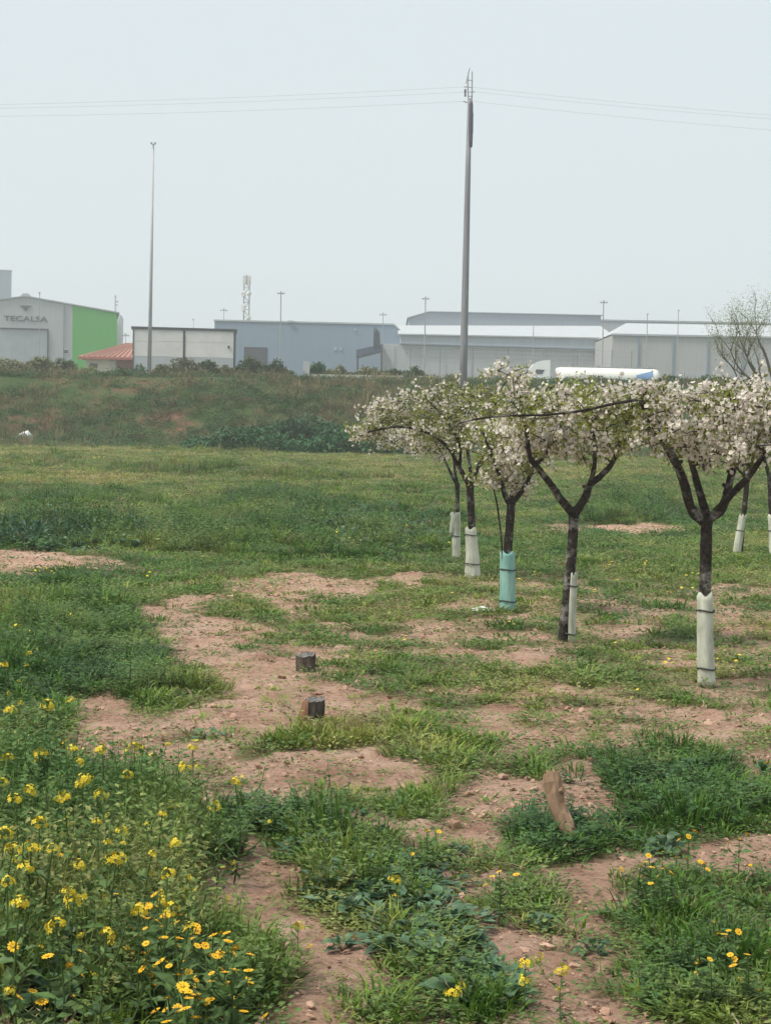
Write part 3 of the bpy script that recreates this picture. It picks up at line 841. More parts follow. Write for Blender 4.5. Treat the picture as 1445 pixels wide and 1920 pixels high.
# ------------------------------------------------------------------ tall poles and power lines
d = 98.5
pb = P(867, 748, d); g0 = float(gz(pb.x, d))
tp = P(880, 185, d)
t = thing('power_pole', 'tall tapered concrete power pole at the embankment, dark sleeve near its top', 'power pole', (pb.x, d, g0))
bt = Vector((pb.x, d, g0 - .6))
ax = (tp - bt)
def on(f_): return bt + ax * f_
s = d / F
MB().tube([on(0), on(.25), on(.5), on(.75), on(1)], [7.6 * s, 7.0 * s, 6.2 * s, 5.2 * s, 3.9 * s], 14).build('shaft', M_POLE, t, smooth=True)
n_ = ax.normalized()
sl0, sl1 = P(880.5, 265, d), P(881.5, 196, d)
MB().tube([sl0 - n_ * .3, sl0, (sl0 + sl1) / 2, sl1, sl1 + n_ * .15], [4.6 * s, 5.2 * s, 5.4 * s, 5.0 * s, 4.0 * s], 12).build('sleeve', M_POLED, t, smooth=True)
MB().tube([P(884.5, 212, d), P(884.5, 250, d)], [2.6 * s, 2.0 * s], 8).build('cable_box', M_POLED, t)
MB().tube([P(878, 195, d), P(876.5, 165, d), P(877, 140, d), P(880.5, 127, d)], [1.5 * s, 1.3 * s, 1.2 * s, .8 * s], 7).build('prong', M_GALV, t)
MB().tube([P(883.5, 195, d), P(884.5, 165, d), P(884.8, 134, d)], [1.5 * s, 1.3 * s, 1.0 * s], 7).build('prong', M_GALV, t)
for y in (150, 163, 172, 180):
    MB().tube([P(876, y, d), P(886, y + 1, d)], .8 * s, 5).build('cross_bar', M_GALV, t)
MB().tube([P(873, 157, d), P(877, 140, d)], .9 * s, 5).build('brace', M_GALV, t)
ins = MB().tube([P(871.8, 167, d), P(871.8, 171, d), P(871.8, 175, d), P(871.8, 181, d)], [1.4 * s, 2.2 * s, 1.5 * s, 2.0 * s], 8).build('insulator', M_POLED, t)
for (xa, ya, xb, yb) in ((868, 190, 879, 193), (869.5, 163, 877, 162.5), (884, 172.5, 889.5, 172)):
    MB().tube([P(xa, ya, d), P(xb, yb, d)], 1.2 * s, 6).build('bracket', M_GALV, t)
def wire(pts, label):
    ps = []
    (xa, ya), (xb, yb), sag = pts
    A_, B_ = P(xa, ya, d), P(xb, yb, d)
    ext = 1.7
    for i in range(25):
        f_ = i / 24 * ext
        p = A_.lerp(B_, f_); p.z -= sag * (4 * f_ * (1 - f_) if f_ < 1 else 0) * 1.0
        ps.append(p)
    mb = MB(); mb.tube(ps, .0065, 5)
    tag(mb.build('power_line', plain('cable_grey', (.42, .44, .45), (.5, .52, .53), 3, .6) if 'cable_grey' not in MATS else MATS['cable_grey'], None, loc=A_), label, 'power line', 'power lines on the concrete pole')
wire(((869.5, 163), (0, 196), .10), 'thin power line strung left from the top bracket of the concrete pole')
wire(((876, 172.4), (0, 203), .10), 'thin power line strung left from the middle of the pole head')
wire(((868, 190), (0, 218), .12), 'thin power line strung left from the lowest bracket of the pole')
wire(((886, 163.8), (1445, 216), .06), 'thin power line strung right from the top bar of the concrete pole')
wire(((889.5, 172), (1445, 223), .06), 'thin power line strung right from the middle of the pole head')
wire(((884.5, 190), (1445, 244), .06), 'thin power line strung right from the lowest fixing of the pole')

d = 112
pb = P(280, 700, d); tp = P(288, 272, d); s = d / F
t = thing('light_mast', 'tall thin grey lighting mast in front of the prefabricated hall', 'light mast', (pb.x, d, float(gz(pb.x, d))))
bt = Vector((pb.x, d, float(gz(pb.x, d)) - .5))
MB().tube([bt, bt.lerp(tp, .5), tp], [4.0 * s, 3.0 * s, 1.4 * s], 12).build('shaft', plain('pale_mast', (.40, .41, .43), (.48, .49, .51), 1.5, .7), t, smooth=True)
MB().tube([tp + Vector((-4 * s, 0, 3.2 * s)), tp, tp + Vector((4 * s, 0, 3.6 * s))], [1.0 * s, .9 * s, 1.0 * s], 6).build('arm', M_POLE, t)
for sx in (-1, 1):
    c = tp + Vector((sx * 3.4 * s, -.05, 3.0 * s))
    MB().box(c.x - 1.5 * s, c.x + 1.5 * s, c.y - .15, c.y + .1, c.z - 1.4 * s, c.z + 1.6 * s).build('floodlight', M_ROOFG, t)

# low road-edge barrier and small white blocks on the crest
d = 109.5
t = thing('road_barrier', 'low pale concrete barrier along the crest of the embankment', 'barrier', (X_(730, d), d, float(gz(X_(730, d), d))))
xs_ = list(range(585, 1010, 53))
for k in range(len(xs_) - 1):
    xa, xb = xs_[k], xs_[k + 1] - 1.2
    MB().prism([(X_(xa, d), GB - .8), (X_(xb, d), GB - .8), (X_(xb, d), Z_(xb, 701.5 + (xb - 585) * .017, d)), (X_(xa, d), Z_(xa, 701.5 + (xa - 585) * .017, d))], d, d + .4).build('barrier_block', M_CONC, t)
for (xa, xb, y0, y1, lab) in ((735, 760, 708, 715, 'low white block on the crest beside the round dark bush'), (818, 836, 708, 714, 'low white block on the crest near the concrete pole'), (568, 581, 677, 700, 'white upright cabinet by the end of the barrier')):
    dd = 105.8
    mb = MB(); mb.prism([(X_(xa, dd), Z_(xa, y1 + 6, dd)), (X_(xb, dd), Z_(xb, y1 + 6, dd)), (X_(xb, dd), Z_(xb, y0 + 1, dd)), (X_(xa + (xb - xa) * .12, dd), Z_(xa, y0, dd))], dd, dd + .4)
    ob = mb.build('concrete_block' if y1 > 702 else 'cabinet', M_ROOFW, None, loc=(X_((xa + xb) / 2, dd), dd, Z_(xa, y1 + 6, dd)))
    tag(ob, lab, 'block' if y1 > 702 else 'cabinet')

# ------------------------------------------------------------------ shrubs and trees
L_SHRUB = leafy('shrub_leaf', [(.0, (.04, .08, .03)), (.5, (.08, .13, .05)), (1, (.15, .19, .08))], .25, posnoise=.8, instanced=False)
L_DRYSH = leafy('dry_shrub_leaf', [(.0, (.13, .15, .07)), (.5, (.21, .21, .11)), (1, (.32, .28, .16))], .25, posnoise=.8, instanced=False)
L_BRAMB = leafy('bramble_leaf', [(.0, (.02, .085, .03)), (.5, (.045, .135, .046)), (1, (.09, .19, .065))], .2, posnoise=.7, instanced=False)
L_YOUNG = leafy('young_leaf', [(.0, (.19, .23, .045)), (.5, (.30, .32, .07)), (1, (.40, .40, .12))], .45, posnoise=6, instanced=False)
L_SPARSE = leafy('sparse_leaf', [(.0, (.15, .19, .07)), (.5, (.22, .26, .10)), (1, (.30, .32, .15))], .4, posnoise=2, instanced=False)

def petal_mat():
    m, t, o = node_mat('blossom_petal')
    n = noise(t, 7, 3, .6)
    r = ramp(t, [(.3, (.66, .55, .50)), (.45, (.76, .70, .63)), (.7, (.82, .79, .72))])
    t.links.new(n.outputs['Fac'], r.inputs[0])
    b = t.nodes.new('ShaderNodeBsdfPrincipled')
    b.inputs['Roughness'].default_value = .6
    b.inputs['Specular IOR Level'].default_value = .2
    tr = t.nodes.new('ShaderNodeBsdfTranslucent')
    mx = t.nodes.new('ShaderNodeMixShader'); mx.inputs[0].default_value = .35
    t.links.new(r.outputs[0], b.inputs['Base Color']); t.links.new(r.outputs[0], tr.inputs['Color'])
    t.links.new(b.outputs[0], mx.inputs[1]); t.links.new(tr.outputs[0], mx.inputs[2])
    t.links.new(mx.outputs[0], o.inputs['Surface'])
    return m
M_PETAL = petal_mat()

def leaf_cloud(cen, nrm, size, r):
    """arrays of folded leaves at cen, pointing roughly along nrm"""
    n = len(cen)
    Rm = rand_rot(n, .9, r)
    sc = size * r.uniform(.6, 1.35, n)
    return replicate(LEAF_V, LEAF_F, Rm * sc[:, None, None], cen)

def shrub(px0, px1, ytop, ybase, d, mat, name, label, n=900, size=None, group=None, cat='shrub', seed=1, lobes=9, depth=None, dry=False):
    r = np.random.default_rng(seed)
    random.seed(seed)
    a, b = P(px0, ybase, d), P(px1, ybase, d)
    zt = P((px0 + px1) / 2, ytop, d).z
    cx, w = (a.x + b.x) / 2, (b.x - a.x) / 2
    g = float(gz(cx, d))
    zb = min(g, (a.z + b.z) / 2)
    h = max(zt - zb, .3)
    dep = depth or min(w, 1.6)
    t = thing(name, label, cat, (cx, d, g), group)
    cs = []
    for k in range(lobes):
        fx = (k + .5) / lobes * 2 - 1
        fx += r.uniform(-.1, .1)
        lh = h * (1 - .5 * abs(fx) ** 2.4) * r.uniform(.7, 1.08)
        cs.append((cx + fx * w * .88, d + r.uniform(-.6, .6) * dep, zb + lh * .5, w / lobes * 1.7 + .12 * w, dep * .5, lh * .5))
    P_ = []
    for (x, y, z, sx, sy, sz) in cs:
        m = n // lobes
        v = r.normal(size=(m, 3)); v /= np.linalg.norm(v, axis=1)[:, None]
        rad = r.uniform(.55, 1.12, m) ** .6
        q = v * rad[:, None] * np.array([sx, sy, sz])
        P_.append(q + np.array([x, y, z]))
    C_ = np.concatenate(P_)
    gg = gz(C_[:, 0], C_[:, 1])
    C_[:, 2] = np.maximum(C_[:, 2], gg + .03)
    V, A = leaf_cloud(C_, None, size or .16, r)
    fo = array_mesh('foliage', V, A, mat, t); fo['kind'] = 'stuff'
    mb = MB()
    for (x, y, z, sx, sy, sz) in cs:
        p0 = Vector((cx + (x - cx) * .6, d + (y - d) * .5, float(gz(cx + (x - cx) * .6, d)) - .1))
        for q in range(3):
            p2 = Vector((x + r.uniform(-.7, .7) * sx, y + r.uniform(-.6, .6) * sy, z + sz * r.uniform(.3, 1.0)))
            mb.tube([p0, p0.lerp(p2, .5) + Vector((0, 0, .06 * h)), p2], [.03, .02, .008], 4)
    mb.build('stems', M_BARK2, t)
    return t

# bramble thicket at the foot of the embankment
shrub(465, 670, 774, 830, 92.5, L_BRAMB, 'bramble_bush', 'dark green bramble bush, the higher one at the embankment foot', 5200, .20, seed=3, lobes=8, depth=1.8, cat='bush')
shrub(340, 570, 802, 858, 82, L_BRAMB, 'bramble_bush', 'low dark green bramble bush spreading left before the higher one', 4600, .19, seed=4, lobes=10, depth=1.6, cat='bush')
shrub(540, 760, 806, 862, 80, L_BRAMB, 'bramble_bush', 'dark green bramble bush reaching towards the blossom', 4800, .19, seed=5, lobes=9, depth=1.6, cat='bush')
# round dark bushes and hedge at the crest
shrub(756, 788, 698, 716, 106, L_BRAMB, 'round_bush', 'small round dark bush between barrier and white block', 700, .13, seed=6, lobes=3, cat='bush', depth=.5)
shrub(784, 810, 705, 717, 106.2, L_BRAMB, 'round_bush', 'low dark bush leaning on the round one at the crest', 500, .12, seed=7, lobes=3, cat='bush', depth=.4)
shrub(834, 858, 702, 716, 106, L_BRAMB, 'round_bush', 'small dark bush at the crest just left of the concrete pole', 500, .12, seed=8, lobes=3, cat='bush', depth=.4)
shrub(246, 273, 681, 700, 107, L_BRAMB, 'round_bush', 'small dark bush at the foot of the lighting mast', 600, .12, seed=9, lobes=3, cat='bush', depth=.4)
for k in range(4):
    xa = 878 + k * 96
    shrub(xa, xa + 112, 702 + k * 2.2 + (k % 2) * 1.5, 720 + k * 2, 107 + .3 * k, L_SHRUB if k % 2 else L_BRAMB, 'hedge_shrub', 'dense dark hedge shrub in front of the tanker lorry', 1500, .16, seed=20 + k, lobes=7, cat='hedge', depth=.7, group='hedge shrubs below the tanker lorry')
# scrub along the crest and verge
crest = [(-20, 60, 664, 'dry'), (50, 110, 668, 'dry'), (94, 145, 672, 'g'), (150, 185, 688, 'dry'), (205, 245, 690, 'g'), (285, 325, 682, 'dry'), (315, 385, 672, 'dry'), (372, 410, 676, 'g'),
         (405, 445, 682, 'dry'), (440, 500, 672, 'g'), (490, 545, 676, 'g'), (575, 615, 680, 'dk'), (610, 655, 686, 'dry'), (655, 720, 686, 'dry'), (700, 760, 688, 'g'), (757, 800, 690, 'g'), (1230, 1300, 700, 'g'), (1290, 1380, 704, 'g')]
for k, (xa, xb, yt, kind) in enumerate(crest):
    m_ = {'dry': L_DRYSH, 'g': L_SHRUB, 'dk': L_BRAMB}[kind]
    lab = {'dry': 'dry straw green scrub growing along the crest of the embankment', 'g': 'dull green shrub growing along the crest of the embankment', 'dk': 'dark green shrub right beside the white cabinet'}[kind]
    grp = {'dry': 'dry scrub on the crest', 'g': 'green shrubs on the crest', 'dk': None}[kind]
    shrub(xa, xb, yt, 706, 112.5 + (k % 3) * 1.6, m_, 'crest_shrub', lab, 1900, .19, group=grp, seed=40 + k, lobes=6, depth=.8)

# ---- bare-ish tree at the right
def bare_tree():
    r = random.Random(5)
    d = 72
    g = ground_at(1462, 884)
    base = Vector((P(1466, 880, d).x, d, float(gz(P(1466, 880, d).x, d))))
    t = thing('roadside_tree', 'sparse grey tree just coming into leaf behind the orchard', 'tree', base)
    mb = MB(); lv = []
    def grow(p, dr, ln, rad, dep):
        pts = [p]; q = p.copy(); dd = dr.normalized()
        for i in range(4):
            dd = (dd + Vector((r.uniform(-.22, .22), r.uniform(-.22, .22), r.uniform(-.05, .2)))).normalized()
            q = q + dd * ln / 4; pts.append(q.copy())
        mb.tube(pts, [rad * (1 - .14 * i) for i in range(5)], 6 if dep < 2 else 4, cap=dep == 0)
        if dep >= 3:
            for pp in pts[1:]:
                for k in range(5):
                    lv.append((pp.x + r.gauss(0, .16), pp.y + r.gauss(0, .16), pp.z + r.gauss(0, .16)))
        if dep < 5:
            nb = 3 if dep < 3 else 2
            for k in range(nb):
                i = r.choice((2, 3, 4)) if k else 4
                a = Vector((r.uniform(-1, 1), r.uniform(-1, 1), r.uniform(-.1, .8))).normalized()
                grow(pts[i], (dd * 1.0 + a * .95), ln * r.uniform(.62, .82), rad * .5 if k else rad * .62, dep + 1)
    q0 = base + Vector((0, 0, -.2))
    tops = [P(1440, 690, d), P(1452, 680, d)]
    fk = base + Vector((-.1, 0, 2.2))
    mb.tube([q0, base + Vector((-.05, 0, 1.1)), fk], [.17, .14, .12], 9)
    for (x, y, dy, ln) in ((1372, 640, -.4, .95), (1415, 600, .3, 1.0), (1462, 600, 0, 1.0), (1352, 700, .6, 1.0), (1500, 650, .4, .9), (1345, 655, .2, 1.0), (1395, 660, -.6, 1.0)):
        e = P(x, y, d + dy)
        mid = fk.lerp(e, .5) + Vector((0, 0, .0))
        mb.tube([fk, mid, fk.lerp(e, .6)], [.075, .055, .042], 6)
        grow(fk.lerp(e, .6), e - fk, ln, .04, 1)
        grow(mid, (e - fk) + Vector((r.uniform(-1.5, .5), 0, .4)), ln * .8, .03, 2)
    mb.build('trunk', M_BARK2, t)
    C_ = np.array(lv)
    V, A = leaf_cloud(C_[::2], None, .06, np.random.default_rng(3))
    array_mesh('crown', V, A, L_SPARSE, t)['kind'] = 'stuff'
bare_tree()

# ---- orchard trees in blossom
def flower_proto():
    vs, fs = [], []
    for k in range(5):
        th = 2 * math.pi * k / 5
        c, s_ = math.cos(th), math.sin(th)
        pts = [(0, 0, 0), (.55, .42, .22), (1.0, 0, .34), (.55, -.42, .22)]
        n = len(vs)
        vs += [(x * c - y * s_, x * s_ + y * c, z) for x, y, z in pts]
        fs += [(n, n + 2, n + 1), (n, n + 3, n + 2)]
    return vs, fs
FL_V, FL_F = flower_proto()

def catmull(pts, n=6):
    pts = [Vector(p) for p in pts]
    out = []
    for i in range(len(pts) - 1):
        p0 = pts[max(i - 1, 0)]; p1 = pts[i]; p2 = pts[i + 1]; p3 = pts[min(i + 2, len(pts) - 1)]
        for k in range(n):
            t_ = k / n
            out.append(.5 * ((2 * p1) + (p2 - p0) * t_ + (2 * p0 - 5 * p1 + 4 * p2 - p3) * t_ ** 2 + (3 * p1 - p0 - 3 * p2 + p3) * t_ ** 3))
    out.append(pts[-1])
    return out

def orchard_tree(label, base_px, trunk_px, r_trunk, limbs, crown, guard, seed, natt=95, leafiness=1.0, flow=1.0):
    """base_px: foot of the trunk; limbs: polylines (px, py, depth m) with radii; crown: list of (cx, cy, rx, ry, depth radius) lobes"""
    r = np.random.default_rng(seed); random.seed(seed)
    g = ground_at(*base_px); d = g.y; S = F / d
    t = thing('orchard_tree', label, 'tree', g, 'blossoming orchard trees')
    tp = catmull([P(x, y, d + (q[2] if len(q) > 2 else 0)) for q in trunk_px for x, y in [q[:2]]], 5)
    tp[0] = tp[0] + Vector((0, 0, -.12))
    mb = MB()
    n = len(tp)
    rr = [r_trunk * (1.06 - .06 * min(1, i / (n * .25))) * (1 - .10 * i / n) for i in range(n)]
    rr[-1] *= 1.25; rr[-2] *= 1.15
    mb.tube(tp, rr, 12, wob=.07)
    nodes = []
    for (pl, ra, rb) in limbs:
        lp = catmull([P(x, y, d + dy) for x, y, dy in pl], 6)
        lr = [ra + (rb - ra) * i / (len(lp) - 1) for i in range(len(lp))]
        mb.tube(lp, lr, 9, wob=.09)
        for i, p in enumerate(lp):
            if i > len(lp) * .35: nodes.append((p, lr[i]))
        # pruning knots
        for k in range(2):
            i = random.randrange(2, len(lp) - 2)
            kp = lp[i]; dv = Vector((random.uniform(-1, 1), random.uniform(-1, 1), random.uniform(0, 1))).normalized()
            mb.tube([kp, kp + dv * lr[i] * 1.7], [lr[i] * .7, lr[i] * .45], 6)
    mb.build('trunk', M_BARK, t, smooth=True)
    att = []
    tot = sum(c[2] * c[3] for c in crown)
    for (cx, cy, rx, ry, dz) in crown:
        for k in range(max(4, int(natt * rx * ry / tot))):
            v = r.normal(size=3); v /= np.linalg.norm(v); v *= r.uniform(.3, 1.0) ** .5 * (1.0 if r.uniform() > .34 else r.uniform(1.0, 1.55))
            att.append(P(cx + v[0] * rx, cy + v[1] * ry, d + v[2] * dz))
    att.sort(key=lambda p: min((p - q[0]).length for q in nodes))
    br = MB(); cl = []
    for p in att:
        q, qr = min(nodes, key=lambda nn: (nn[0] - p).length + (.25 if nn[0].z > p.z + .12 else 0))
        L = (p - q).length
        if L < .03: continue
        mid = q.lerp(p, .5) + Vector((random.uniform(-.12, .12) * L, random.uniform(-.12, .12) * L, random.uniform(.0, .16) * L))
        pts = catmull([q, mid, p], 4)
        r0 = min(qr * .7, .006 + .022 * L); r1 = .0035
        br.tube(pts, [r0 + (r1 - r0) * i / (len(pts) - 1) for i in range(len(pts))], 5, cap=False)
        for i in (3, 5, 8): nodes.append((pts[i], max(.004, r0 * .6)))
        m = max(2, int(L / .042))
        for k in range(m):
            f_ = .22 + .8 * (k + random.random()) / m
            i = min(int(f_ * 8), 8)
            cl.append(pts[i] + Vector((random.gauss(0, .02), random.gauss(0, .02), random.gauss(0, .018))))
        for k in range(2):        # side spurs
            b0 = pts[random.randrange(3, 8)]
            e = b0 + Vector((random.gauss(0, .09), random.gauss(0, .09), random.gauss(.03, .06)))
            br.tube([b0, b0.lerp(e, .5) + Vector((0, 0, .01)), e], [.0045, .0035, .002], 4, cap=False)
            for f_ in (.4, .7, 1): cl.append(b0.lerp(e, f_))
    br.build('branches', M_BARK, t)['kind'] = 'stuff'
    C_ = np.array([tuple(c) for c in cl])
    # flowers in bunches, some stretches carry mostly leaves
    dens = fbm(C_[:, 0] * 4.5, C_[:, 2] * 5.5 + C_[:, 1] * 2, seed + 9, 3)
    reps = np.where(dens > .53, 5, np.where(dens > .45, 4, 1)) * flow * r.choice([.5, 1, 1.5], len(C_))
    reps = np.maximum(0, np.round(reps)).astype(int)
    idx = np.repeat(np.arange(len(C_)), reps)
    fc = C_[idx] + r.normal(0, .02, (len(idx), 3))
    sc = .0075 + .0125 * r.uniform(0, 1, len(idx)) ** .8
    V, A = replicate(FL_V, FL_F, rand_rot(len(idx), 1.6, r) * sc[:, None, None], fc)
    bl = array_mesh('blossom', V, A, M_PETAL, t); bl['kind'] = 'stuff'
    reps = np.where(dens > .53, 2, np.where(dens > .45, 4, 6)) * leafiness
    idx = np.repeat(np.arange(len(C_)), np.maximum(0, np.round(reps)).astype(int))
    fc = C_[idx] + r.normal(0, .026, (len(idx), 3))
    sc = r.uniform(.016, .046, len(idx))
    V, A = replicate(LEAF_V, LEAF_F, rand_rot(len(idx), 1.2, r) * sc[:, None, None], fc)
    lf = array_mesh('leaves', V, A, L_YOUNG, t); lf['kind'] = 'stuff'
    # trunk guard
    for gd in guard:
        gm = M_TEAL if gd.get('teal') else M_GUARD
        pl = [P(x, y, d + gd.get('dy', 0)) for x, y in gd['axis']]
        pl = catmull(pl, 5)
        wr = [gd['w'][0] + (gd['w'][1] - gd['w'][0]) * i / (len(pl) - 1) for i in range(len(pl))]
        wr = [w_ / S for w_ in wr]
        half = gd.get('half')
        vs, fs = [], []
        NSG = 18
        for i, p in enumerate(pl):
            for k in range(NSG + 1):
                th = (R(100) + R(352) * k / NSG) if not half else (R(half[0]) + R(half[1] - half[0]) * k / NSG)
                q = wr[i] * (1.03 + .09 * math.sin(k * 2.1 + i * .5) * (.5 + .5 * i / len(pl)) + random.uniform(-.04, .04))
                vs.append(p + Vector((math.cos(th) * q, math.sin(th) * q * .9, random.uniform(-.004, .004) + (.015 * math.sin(k * 1.3) if i in (0, len(pl) - 1) else 0))))
        for i in range(len(pl) - 1):
            for k in range(NSG): fs.append((i * (NSG + 1) + k, i * (NSG + 1) + k + 1, (i + 1) * (NSG + 1) + k + 1, (i + 1) * (NSG + 1) + k))
        go = link_mesh('trunk_guard', vs, fs, gm, t, smooth=True)
        so = go.modifiers.new('thickness', 'SOLIDIFY'); so.thickness = .004
        for f_ in gd.get('ties', (.18, .82)):
            c = pl[0].lerp(pl[-1], f_); w_ = (wr[0] + (wr[-1] - wr[0]) * f_) * 1.1
            ring = [c + Vector((math.cos(a) * w_, math.sin(a) * w_ * .92, .006 * math.sin(a * 2))) for a in [2 * math.pi * k / 16 for k in range(17)]]
            MB().tube(ring, .006, 6, cap=False).build('tie', M_TIE, go)
    return t

# front tree at the right
orchard_tree('blossoming orchard tree with a tall pale guard tied twice, yellow flowers at its foot', (1323, 1290),
    [(1324, 1292), (1322, 1200), (1321, 1100), (1323, 1020), (1324, 968)], .040,
    [([(1322, 980, 0), (1296, 955, -.03), (1276, 890, -.08), (1246, 832, -.12), (1215, 780, -.16), (1200, 748, -.2)], .036, .017),
     ([(1326, 975, .02), (1313, 930, .1), (1302, 890, .16), (1290, 840, .3), (1300, 780, .45)], .030, .013),
     ([(1328, 972, 0), (1352, 955, .02), (1364, 915, .06), (1376, 870, .1), (1392, 810, .2), (1400, 750, .25)], .034, .014),
     ([(1340, 962, -.02), (1372, 925, -.1), (1405, 890, -.2), (1440, 840, -.35), (1470, 790, -.4)], .027, .012),
     ([(1200, 748, -.2), (1150, 757, -.22), (1090, 770, -.25), (1020, 778, -.3), (940, 780, -.32), (872, 790, -.34), (845, 803, -.35)], .010, .005)],
    [(1270, 800, 85, 62, .6), (1350, 795, 80, 64, .7), (1430, 785, 75, 62, .7), (1400, 830, 60, 45, .5), (1228, 752, 42, 22, .3), (1345, 752, 90, 30, .5), (1100, 775, 110, 18, .15)],
    [dict(axis=[(1324, 1286), (1321, 1200), (1321, 1114)], w=(16, 14.5), ties=(.19, .82))], 11, natt=210)
# second tree
orchard_tree('blossoming orchard tree whose pale guard covers one side of the leaning trunk', (1058, 1208),
    [(1053, 1208), (1062, 1130), (1069, 1060), (1074, 1000), (1076, 950)], .042,
    [([(1072, 962, 0), (1050, 935, 0), (1032, 908, -.05), (1010, 880, -.1), (993, 856, -.14), (985, 800, -.2), (972, 740, -.2)], .035, .012),
     ([(1078, 962, 0), (1098, 930, 0), (1105, 910, .02), (1130, 888, .05), (1150, 862, .1), (1172, 800, .2), (1180, 750, .25)], .036, .012),
     ([(1106, 905, 0), (1114, 870, -.12), (1112, 820, -.3), (1090, 760, -.4)], .020, .009),
     ([(1000, 870, -.1), (1020, 855, -.2), (1050, 800, -.4), (1060, 740, -.45)], .016, .008)],
    [(1030, 790, 95, 60, .6), (1130, 790, 95, 60, .6), (1075, 758, 110, 34, .5), (965, 760, 60, 45, .45), (1195, 770, 55, 50, .4), (950, 702, 34, 18, .12), (1090, 830, 100, 34, .4), (1010, 840, 45, 30, .25), (1148, 840, 36, 34, .25)],
    [dict(axis=[(1067, 1204), (1069, 1140), (1072, 1075)], w=(10.5, 9.5), dy=-.012, half=(-110, 60), ties=(.12, .82))], 12, natt=200)
# third tree, teal guard
orchard_tree('small blossoming orchard tree in a teal trunk guard', (950, 1148),
    [(951, 1148), (951, 1090), (952, 1030), (956, 975), (958, 938)], .042,
    [([(955, 945, 0), (945, 925, -.05), (935, 890, -.1), (920, 850, -.15), (905, 810, -.2)], .028, .010),
     ([(960, 942, 0), (975, 925, .02), (990, 900, .06), (1003, 860, .1), (1010, 810, .2)], .028, .010),
     ([(957, 940, .03), (962, 900, .2), (960, 850, .4)], .022, .009),
     ([(941, 1060, -.02), (940, 1020, -.03), (932, 950, -.05), (922, 905, -.1)], .011, .006)],
    [(930, 850, 52, 50, .4), (985, 850, 48, 48, .4), (945, 905, 36, 28, .3), (960, 810, 70, 36, .4), (910, 890, 22, 26, .2), (968, 905, 26, 18, .2)],
    [dict(axis=[(952, 1144), (951, 1090), (951, 1035)], w=(15, 13.5), teal=True, ties=(.16, .7))], 13, natt=110, flow=1.1)
# fourth
orchard_tree('blossoming orchard tree whose loose pale guard widens towards the ground, before a slimmer tree', (884, 1086),
    [(886, 1086), (886, 1040), (884, 990), (882, 940), (881, 905)], .044,
    [([(880, 912, 0), (868, 890, 0), (856, 868, -.05), (840, 840, -.1), (800, 810, -.15), (745, 800, -.2), (690, 810, -.2)], .030, .010),
     ([(884, 910, 0), (894, 880, .02), (905, 860, .05), (915, 820, .1), (920, 770, .2)], .028, .010),
     ([(882, 905, .05), (880, 870, .3), (870, 820, .5), (850, 770, .6)], .024, .010),
     ([(862, 872, -.05), (860, 830, -.25), (830, 780, -.4), (800, 750, -.45)], .018, .008)],
    [(845, 800, 85, 55, .6), (780, 775, 75, 38, .5), (735, 815, 60, 26, .35), (840, 745, 70, 26, .4), (900, 790, 50, 48, .4), (725, 770, 35, 24, .3), (690, 820, 32, 20, .25)],
    [dict(axis=[(885, 1083), (885, 1040), (882, 990)], w=(15, 10), ties=(.28, .86))], 14, natt=190)
# fifth, slim
orchard_tree('slim blossoming orchard tree with a torn pale guard, behind the one with the loose guard', (855, 1052),
    [(856, 1052), (857, 1000), (857, 950), (857, 906)], .028,
    [([(857, 910, 0), (846, 890, -.02), (835, 866, -.05), (815, 830, -.1), (780, 815, -.2)], .022, .008),
     ([(857, 908, 0), (852, 880, .05), (850, 850, .1), (845, 800, .2)], .020, .008),
     ([(846, 890, 0), (820, 850, .1), (750, 830, .2), (670, 812, .25)], .014, .006)],
    [(690, 815, 42, 18, .3), (760, 830, 70, 25, .4), (830, 835, 60, 35, .4), (720, 805, 50, 20, .3)],
    [dict(axis=[(855, 1048), (855, 1005), (853, 962)], w=(7, 9), ties=(.5,)),
     dict(axis=[(846, 1000), (850, 980), (856, 962)], w=(4, 8), ties=(), half=(150, 330), dy=-.02)], 15, natt=95)
# trees of the next row
orchard_tree('blossoming orchard tree of the next row with a half fallen pale guard', (1384, 1042),
    [(1386, 1043), (1390, 990), (1396, 940), (1400, 890)], .038,
    [([(1400, 895, 0), (1385, 860, 0), (1370, 820, .05), (1355, 780, .1)], .026, .010),
     ([(1400, 892, 0), (1412, 855, .05), (1420, 810, .1), (1430, 770, .2)], .026, .010),
     ([(1400, 892, .02), (1400, 850, .3), (1395, 800, .5)], .020, .009)],
    [(1360, 800, 50, 40, .5), (1420, 800, 50, 40, .5), (1390, 770, 70, 30, .5)],
    [dict(axis=[(1380, 1038), (1386, 1000), (1392, 966)], w=(7.5, 6.5), dy=-.03, half=(140, 340), ties=(.6,))], 16, natt=95)
orchard_tree('blossoming orchard tree of the next row beyond the front tree, cut by the picture edge', (1450, 1046),
    [(1450, 1046), (1447, 990), (1444, 940), (1443, 895)], .038,
    [([(1443, 900, 0), (1432, 860, 0), (1425, 820, .05), (1415, 780, .1)], .026, .010),
     ([(1443, 898, 0), (1456, 855, .05), (1465, 810, .1), (1475, 770, .2)], .026, .010)],
    [(1440, 800, 50, 45, .5), (1480, 800, 50, 45, .5)],
    [dict(axis=[(1450, 1040), (1448, 1000), (1446, 966)], w=(8, 7.5), ties=(.6,))], 17, natt=80)

